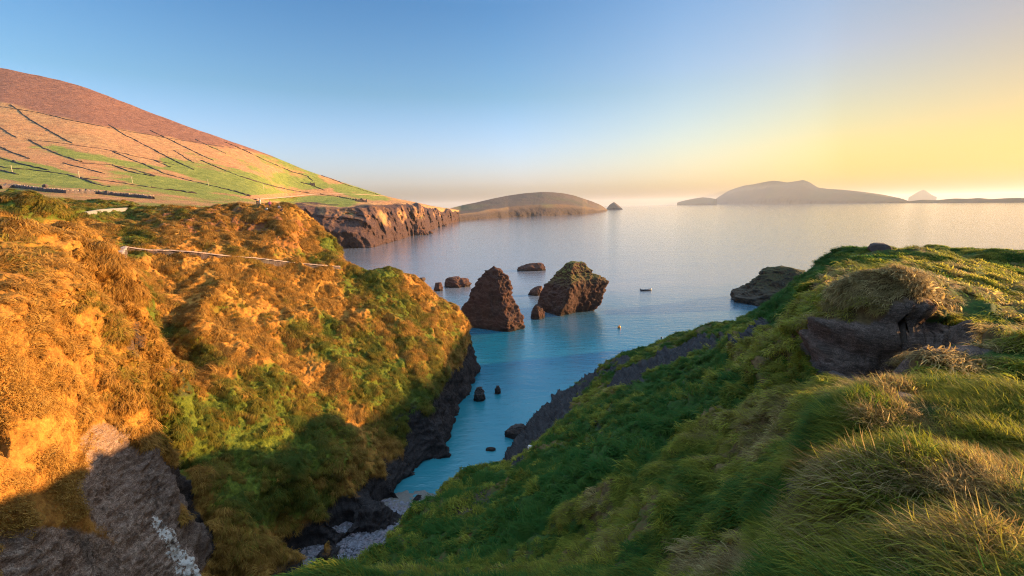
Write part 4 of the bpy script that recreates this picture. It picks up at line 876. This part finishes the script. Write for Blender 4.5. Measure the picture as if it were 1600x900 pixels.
def sample(G, dens, aux, rng):
    """random points on grid surface G with density per square metre dens (per cell)"""
    a = G[1:, :-1]-G[:-1, :-1]; b = G[:-1, 1:]-G[:-1, :-1]; cr_ = np.cross(a, b); ar = np.linalg.norm(cr_, axis=-1)
    cnt = rng.poisson(ar*dens[:-1, :-1]); I, J = np.nonzero(cnt); k = cnt[I, J]; I = np.repeat(I, k); J = np.repeat(J, k)
    u, w_ = rng.uniform(size=len(I))[:, None], rng.uniform(size=len(I))[:, None]
    p = G[I, J]+a[I, J]*u+b[I, J]*w_; n = cr_[I, J]/(ar[I, J][:, None]+1e-9); n *= np.sign(n[:, 2:3]+1e-9)
    return p, n, [x[I, J] for x in aux]
rng = np.random.default_rng(11)
gm_near = grass_mat('near_grass', ((.28, .19, .08), (.76, .58, .27)), ((.03, .13, .022), (.13, .28, .04)), .58, ((.18, .21, .02), (.66, .60, .08)))
gm_left = grass_mat('left_grass', ((.34, .165, .03), (.74, .44, .10)), ((.05, .10, .012), (.16, .22, .03)), .35, ((.13, .12, .012), (.42, .34, .045)))
t_blade = tuft('grass_tuft', 40, .25, .15, .9, .8, .0045, 1, 5, gm_near)
t_mid = tuft('grass_clump', 44, .34, .26, 1.4, .45, .0135, 2, 4, gm_near)
t_far = tuft('tussock', 46, .58, .36, 1.8, .38, .03, 3, 3, gm_near)
t_left = tuft('ochre_tussock', 38, .78, .28, 1.8, .36, .030, 4, 4, gm_left)
t_bank = tuft('short_grass', 40, .22, .34, 1.6, 1.2, .014, 5, 3, gm_left)

R_ = np.linalg.norm(gridD[..., :2], axis=-1); Az = np.arctan2(gridD[..., 0], gridD[..., 1])
view = (Az > -1.0) & (Az < 1.3) & (gridD[..., 2] > 4)
_a, _b = proj(gridD.reshape(-1, 3)); _c = np.minimum(((_a-1402)/108)**2+((_b-536)/52)**2, ((_a-1480)/72)**2+((_b-528)/24)**2).reshape(R_.shape)
ok = view*(1-np.clip((maskD[..., 1]-.35)*4, 0, 1))*(1-((_c < 1) & (R_ > 14.5) & (R_ < 28))); lump = fbm(gridD.reshape(-1, 3), 1.1, 3, 701).reshape(R_.shape)
def dressD(name, lo, hi, dens, proto, s0, label):
    dn = ok*((R_ > lo) & (R_ < hi))*dens*(np.clip(.9+1.2*lump, .35, 2) if hi < 10 else np.clip(.6+2.2*lump, .25, 2.4))
    p, n, (g_, l_, r_) = sample(gridD, dn, [maskD[..., 0], lump, R_], rng)
    nz_ = fbm(p, 4, 2, 711)[:, None]; lean = n*np.array([1, 1, 0])*1.1+np.array([-.7, .25, 0])+np.c_[rng.normal(0, .2, (len(p), 2)), np.zeros(len(p))]+nz_*1.6*np.array([.3, .6, 0])
    ax = n*.75+np.array([0, 0, .5])
    tint = .45+.62*g_+fbm(p, 1.6, 3, 741)*.38+rng.normal(0, .07, len(p)); a_, b_ = proj(p)
    tint -= .42*blobs(a_, b_, [(1520,470,160,75,8,1),(1560,680,150,110,10,.9),(1480,600,110,50,0,.6)], fbm(p, 3, 2, 742)*.3)  # sunlit yellow put into the grass colour on the plateau
    tint -= .6*blobs(a_, b_, [(1410,750,130,20,4,1),(1550,792,90,22,22,1),(1390,650,70,18,-5,1),(1510,552,120,15,2,.9),(1150,892,100,22,0,1),(1420,460,110,16,14,.9),(1480,870,200,60,0,.8),(1330,810,80,70,0,.7),(1560,760,80,40,20,.6)], fbm(p, 1.5, 2, 744)*.35)
    scatter(name, p, frames(ax, lean, rng), s0*rng.uniform(.65, 1.35, len(p))*(1+.7*np.clip(l_, -.5, .8)), tint, proto, label)
    print(name, len(p))
dressD('grass', 2.1, 9, 150, t_blade, 1.0, 'long wind-bent grass in the foreground')
dressD('grass', 8, 26, 34, t_mid, 1.0, 'grass clumps on the slope')
dressD('grass', 24, 125, 8, t_far, 1.0, 'tussocks on the far part of the slope')
RL = np.linalg.norm(gridL[..., :2], axis=-1)
okL = (gridL[..., 2] > 4)*(1-np.clip((maskL[..., 1]-.3)*3, 0, 1)); lumpL = fbm(gridL.reshape(-1, 3), 2.0, 3, 721).reshape(RL.shape)
def dressL(name, w_, dens, proto, s0, label):
    p, n, (g_, l_) = sample(gridL, okL*w_*dens*np.clip(.65+2.3*lumpL, .10, 2.3), [maskL[..., 0], lumpL], rng)
    lean = n*np.array([1, 1, 0])*1.0+np.array([-.25, -.25, 0])+np.c_[rng.normal(0, .3, (len(p), 2)), np.zeros(len(p))]+fbm(p, 6, 2, 731)[:, None]*np.array([.9, -.9, 0])
    scatter(name, p, frames(n*.8+np.array([0, 0, .45]), lean, rng), s0*rng.uniform(.6, 1.4, len(p))*(1+.7*np.clip(l_, -.5, .8)), -.02+.9*g_+fbm(p, 2.5, 3, 743)*.4+rng.normal(0, .1, len(p)), proto, label)
    print(name, len(p))
flatL = np.clip(1-(gridL[..., 1]-112)/20, .25, 1)
dressL('grass', (1-bankL)*flatL, 11, t_left, .95, 'ochre and green tussocks on the left headland')
dressL('grass', bankL*(RL < 60), 16, t_bank, 1.0, 'short dry grass on the near left bank')
# shingle stones
bm = bmesh.new(); bmesh.ops.create_icosphere(bm, subdivisions=2, radius=.5); 
for v_ in bm.verts: v_.co *= 1+.25*math.sin(v_.co.x*9+v_.co.y*5)*math.cos(v_.co.z*8); v_.co.z *= .5
pm = bpy.data.meshes.new('pebble'); bm.to_mesh(pm); bm.free(); pm.materials.append(mat_peb); pb = bpy.data.objects.new('pebble', pm)
n = 16000; p = np.c_[rng.uniform(-36, -2, n), rng.uniform(34, 64, n), np.zeros(n)]; p[:, 2] = (66-p[:, 1])*.115+fbm(p*np.array([1, 1, 0]), 4, 4, 601)*.3
scatter('pebbles', p, rng.uniform(-.6, .6, (n, 3))*np.array([1, 1, 5]), .12+.55*rng.uniform(size=n)**4+.08*rng.uniform(size=n), np.zeros(n), pb, 'grey shingle stones on the beach in the cove')
print('grass', round(time.time()-T0, 1))
# ------------------------------------------------------------------ sea
na, nr_ = 360, 200
az3 = np.linspace(-math.pi, math.pi, na, endpoint=False); rr3 = np.r_[0.001, np.exp(np.linspace(math.log(15), math.log(39000), nr_-1))]
R3, A3 = np.meshgrid(rr3, az3, indexing='ij')
v = np.stack([R3*np.sin(A3), R3*np.cos(A3), np.zeros_like(R3)], -1).reshape(-1, 3)
me = mesh_np('sea', v, grid_quads(nr_, na, wrap=True))
m = M('sea_water'); t = NT(m)
pos = t.n('ShaderNodeNewGeometry').outputs['Position']
sp = t.n('ShaderNodeSeparateXYZ', i={0: pos})
nz = t.noise(pos, .035, 4, .6, .4)
w1 = t.noise(t.scale(pos, (.35, .9, 1), (0, 0, .35)), .55, 5, .6, .3)
w2 = t.noise(t.scale(pos, (.5, 1, 1), (0, 0, -.2)), 2.2, 4, .6, .2)
w3 = t.noise(t.scale(pos, (.02, .1, 1), (0, 0, .2)), .35, 4, .6, .3)
hgt = t.math('ADD', t.math('MULTIPLY', w1, 1.0), t.math('ADD', t.math('MULTIPLY', w2, .32), t.math('MULTIPLY', w3, 1.6)))
bp = t.n('ShaderNodeBump', i={'Height': hgt, 'Strength': .7, 'Distance': .28})
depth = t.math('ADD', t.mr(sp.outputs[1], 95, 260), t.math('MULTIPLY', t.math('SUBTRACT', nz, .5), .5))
c = t.ramp(depth, [(0, (.03, .20, .25)), (.25, (.008, .13, .21)), (.45, (.03, .12, .18)), (1, (.20, .21, .24))])  # teal near shore; the pale far end puts sky reflection into the colour
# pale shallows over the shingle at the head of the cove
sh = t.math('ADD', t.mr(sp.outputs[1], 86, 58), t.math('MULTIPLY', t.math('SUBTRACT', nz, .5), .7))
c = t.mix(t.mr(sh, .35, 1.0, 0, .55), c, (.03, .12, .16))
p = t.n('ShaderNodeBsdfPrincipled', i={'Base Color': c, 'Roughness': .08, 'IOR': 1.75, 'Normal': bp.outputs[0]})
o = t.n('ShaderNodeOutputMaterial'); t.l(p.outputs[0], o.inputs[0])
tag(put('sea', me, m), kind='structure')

# ------------------------------------------------------------------ haze, sky, sun, camera
SUN_AZ, SUN_EL = 77.0, 10.5
bpy.ops.mesh.primitive_cube_add(size=1, location=(0, 0, 219)); hz = bpy.context.object
hz.name = 'haze'; hz.scale = (80000, 80000, 460); tag(hz, kind='stuff')
m = M('haze_air'); t = NT(m)
pv = t.n('ShaderNodeVolumePrincipled', i={'Color': (.84, .90, 1.0, 1), 'Density': 3e-5, 'Anisotropy': .2})
o = t.n('ShaderNodeOutputMaterial'); t.l(pv.outputs[0], o.inputs['Volume']); hz.data.materials.append(m)

w = bpy.data.worlds.new('World'); sc.world = w; w.use_nodes = True; nt = w.node_tree
bg = nt.nodes['Background']
sky = nt.nodes.new('ShaderNodeTexSky'); sky.sky_type = 'NISHITA'; sky.sun_disc = False
sky.sun_elevation = math.radians(SUN_EL); sky.sun_rotation = math.radians(SUN_AZ)
sky.air_density = 1.3; sky.dust_density = 2.5; sky.ozone_density = 2.0
wn = NT.__new__(NT); wn.t = nt
tc = wn.n('ShaderNodeTexCoord').outputs['Generated']; nv = wn.n('ShaderNodeVectorMath', operation='NORMALIZE', i={0: tc}).outputs[0]
zz_ = wn.n('ShaderNodeSeparateXYZ', i={0: nv}).outputs[2]
sdv = (math.sin(math.radians(SUN_AZ))*math.cos(math.radians(SUN_EL)), math.cos(math.radians(SUN_AZ))*math.cos(math.radians(SUN_EL)), math.sin(math.radians(SUN_EL)))
dt = wn.n('ShaderNodeVectorMath', operation='DOT_PRODUCT', i={0: nv, 1: sdv}).outputs['Value']
h_ = lambda *c: tuple(x*.45 for x in c)
away = wn.ramp(zz_, [(0, h_(1.12, 1.24, 1.98)), (.05, h_(1.45, 1.55, 2.75)), (.10, h_(1.22, 1.38, 2.25)), (.22, h_(.66, .98, 1.36)), (.37, h_(.38, .76, 1.2)), (.6, h_(1.3, 1.5, 1.7)), (1, h_(7, 6.8, 6.0))])
tow = wn.ramp(zz_, [(0, h_(.84, .73, .40)), (.04, h_(1.0, .94, .60)), (.10, h_(1.05, .94, .66)), (.25, h_(.85, .86, 1.05)), (.4, h_(.6, .8, 1.1)), (.6, h_(1.3, 1.5, 1.7)), (1, h_(7, 6.8, 6.0))])
dim = wn.ramp(dt, [(.55, (1, 1, 1)), (.72, (.8, .8, .8)), (.88, (.42, .40, .38)), (1, (.25, .22, .2))])
tint = wn.mix(wn.mr(dt, .25, .75), away, wn.mix(1.0, tow, dim, 'MULTIPLY'))
nt.links.new(wn.mix(1.0, sky.outputs[0], tint, 'MULTIPLY'), bg.inputs[0]); bg.inputs[1].default_value = .074/.45
sun = bpy.data.lights.new('sun', 'SUN'); sun.energy = 5.0; sun.angle = math.radians(.5); sun.color = (1.0, .60, .26)
so = bpy.data.objects.new('sun', sun); COL.objects.link(so)
a, e = math.radians(SUN_AZ), math.radians(SUN_EL)
sd = Vector((math.sin(a)*math.cos(e), math.cos(a)*math.cos(e), math.sin(e)))
so.rotation_euler = (-sd).to_track_quat('-Z', 'Y').to_euler()

cam = bpy.data.cameras.new('camera'); co = bpy.data.objects.new('camera', cam); COL.objects.link(co)
cam.sensor_width = 36; cam.lens = F/W0*36; cam.clip_start = .05; cam.clip_end = 200000
Rm = Matrix(((rt[0], up[0], -fw[0]), (rt[1], up[1], -fw[1]), (rt[2], up[2], -fw[2])))
co.matrix_world = Matrix.Translation((0, 0, CAMZ)) @ Rm.to_4x4()
sc.camera = co
sc.view_settings.view_transform = 'Standard'; sc.view_settings.look = 'None'; sc.view_settings.gamma = 1; sc.view_settings.exposure = 1.68
sc.render.engine = 'CYCLES'; cy = sc.cycles
cy.use_denoising = True; cy.denoising_prefilter = 'NONE'; sc.cycles.pixel_filter_type = 'BLACKMAN_HARRIS'; cy.filter_width = 1.1; cy.max_bounces = 6; cy.diffuse_bounces = 3; cy.glossy_bounces = 2; cy.transmission_bounces = 2; cy.volume_bounces = 0; cy.transparent_max_bounces = 4
cy.use_adaptive_sampling = False
cy.caustics_reflective = False; cy.caustics_refractive = False
print('script', round(time.time()-T0, 1))
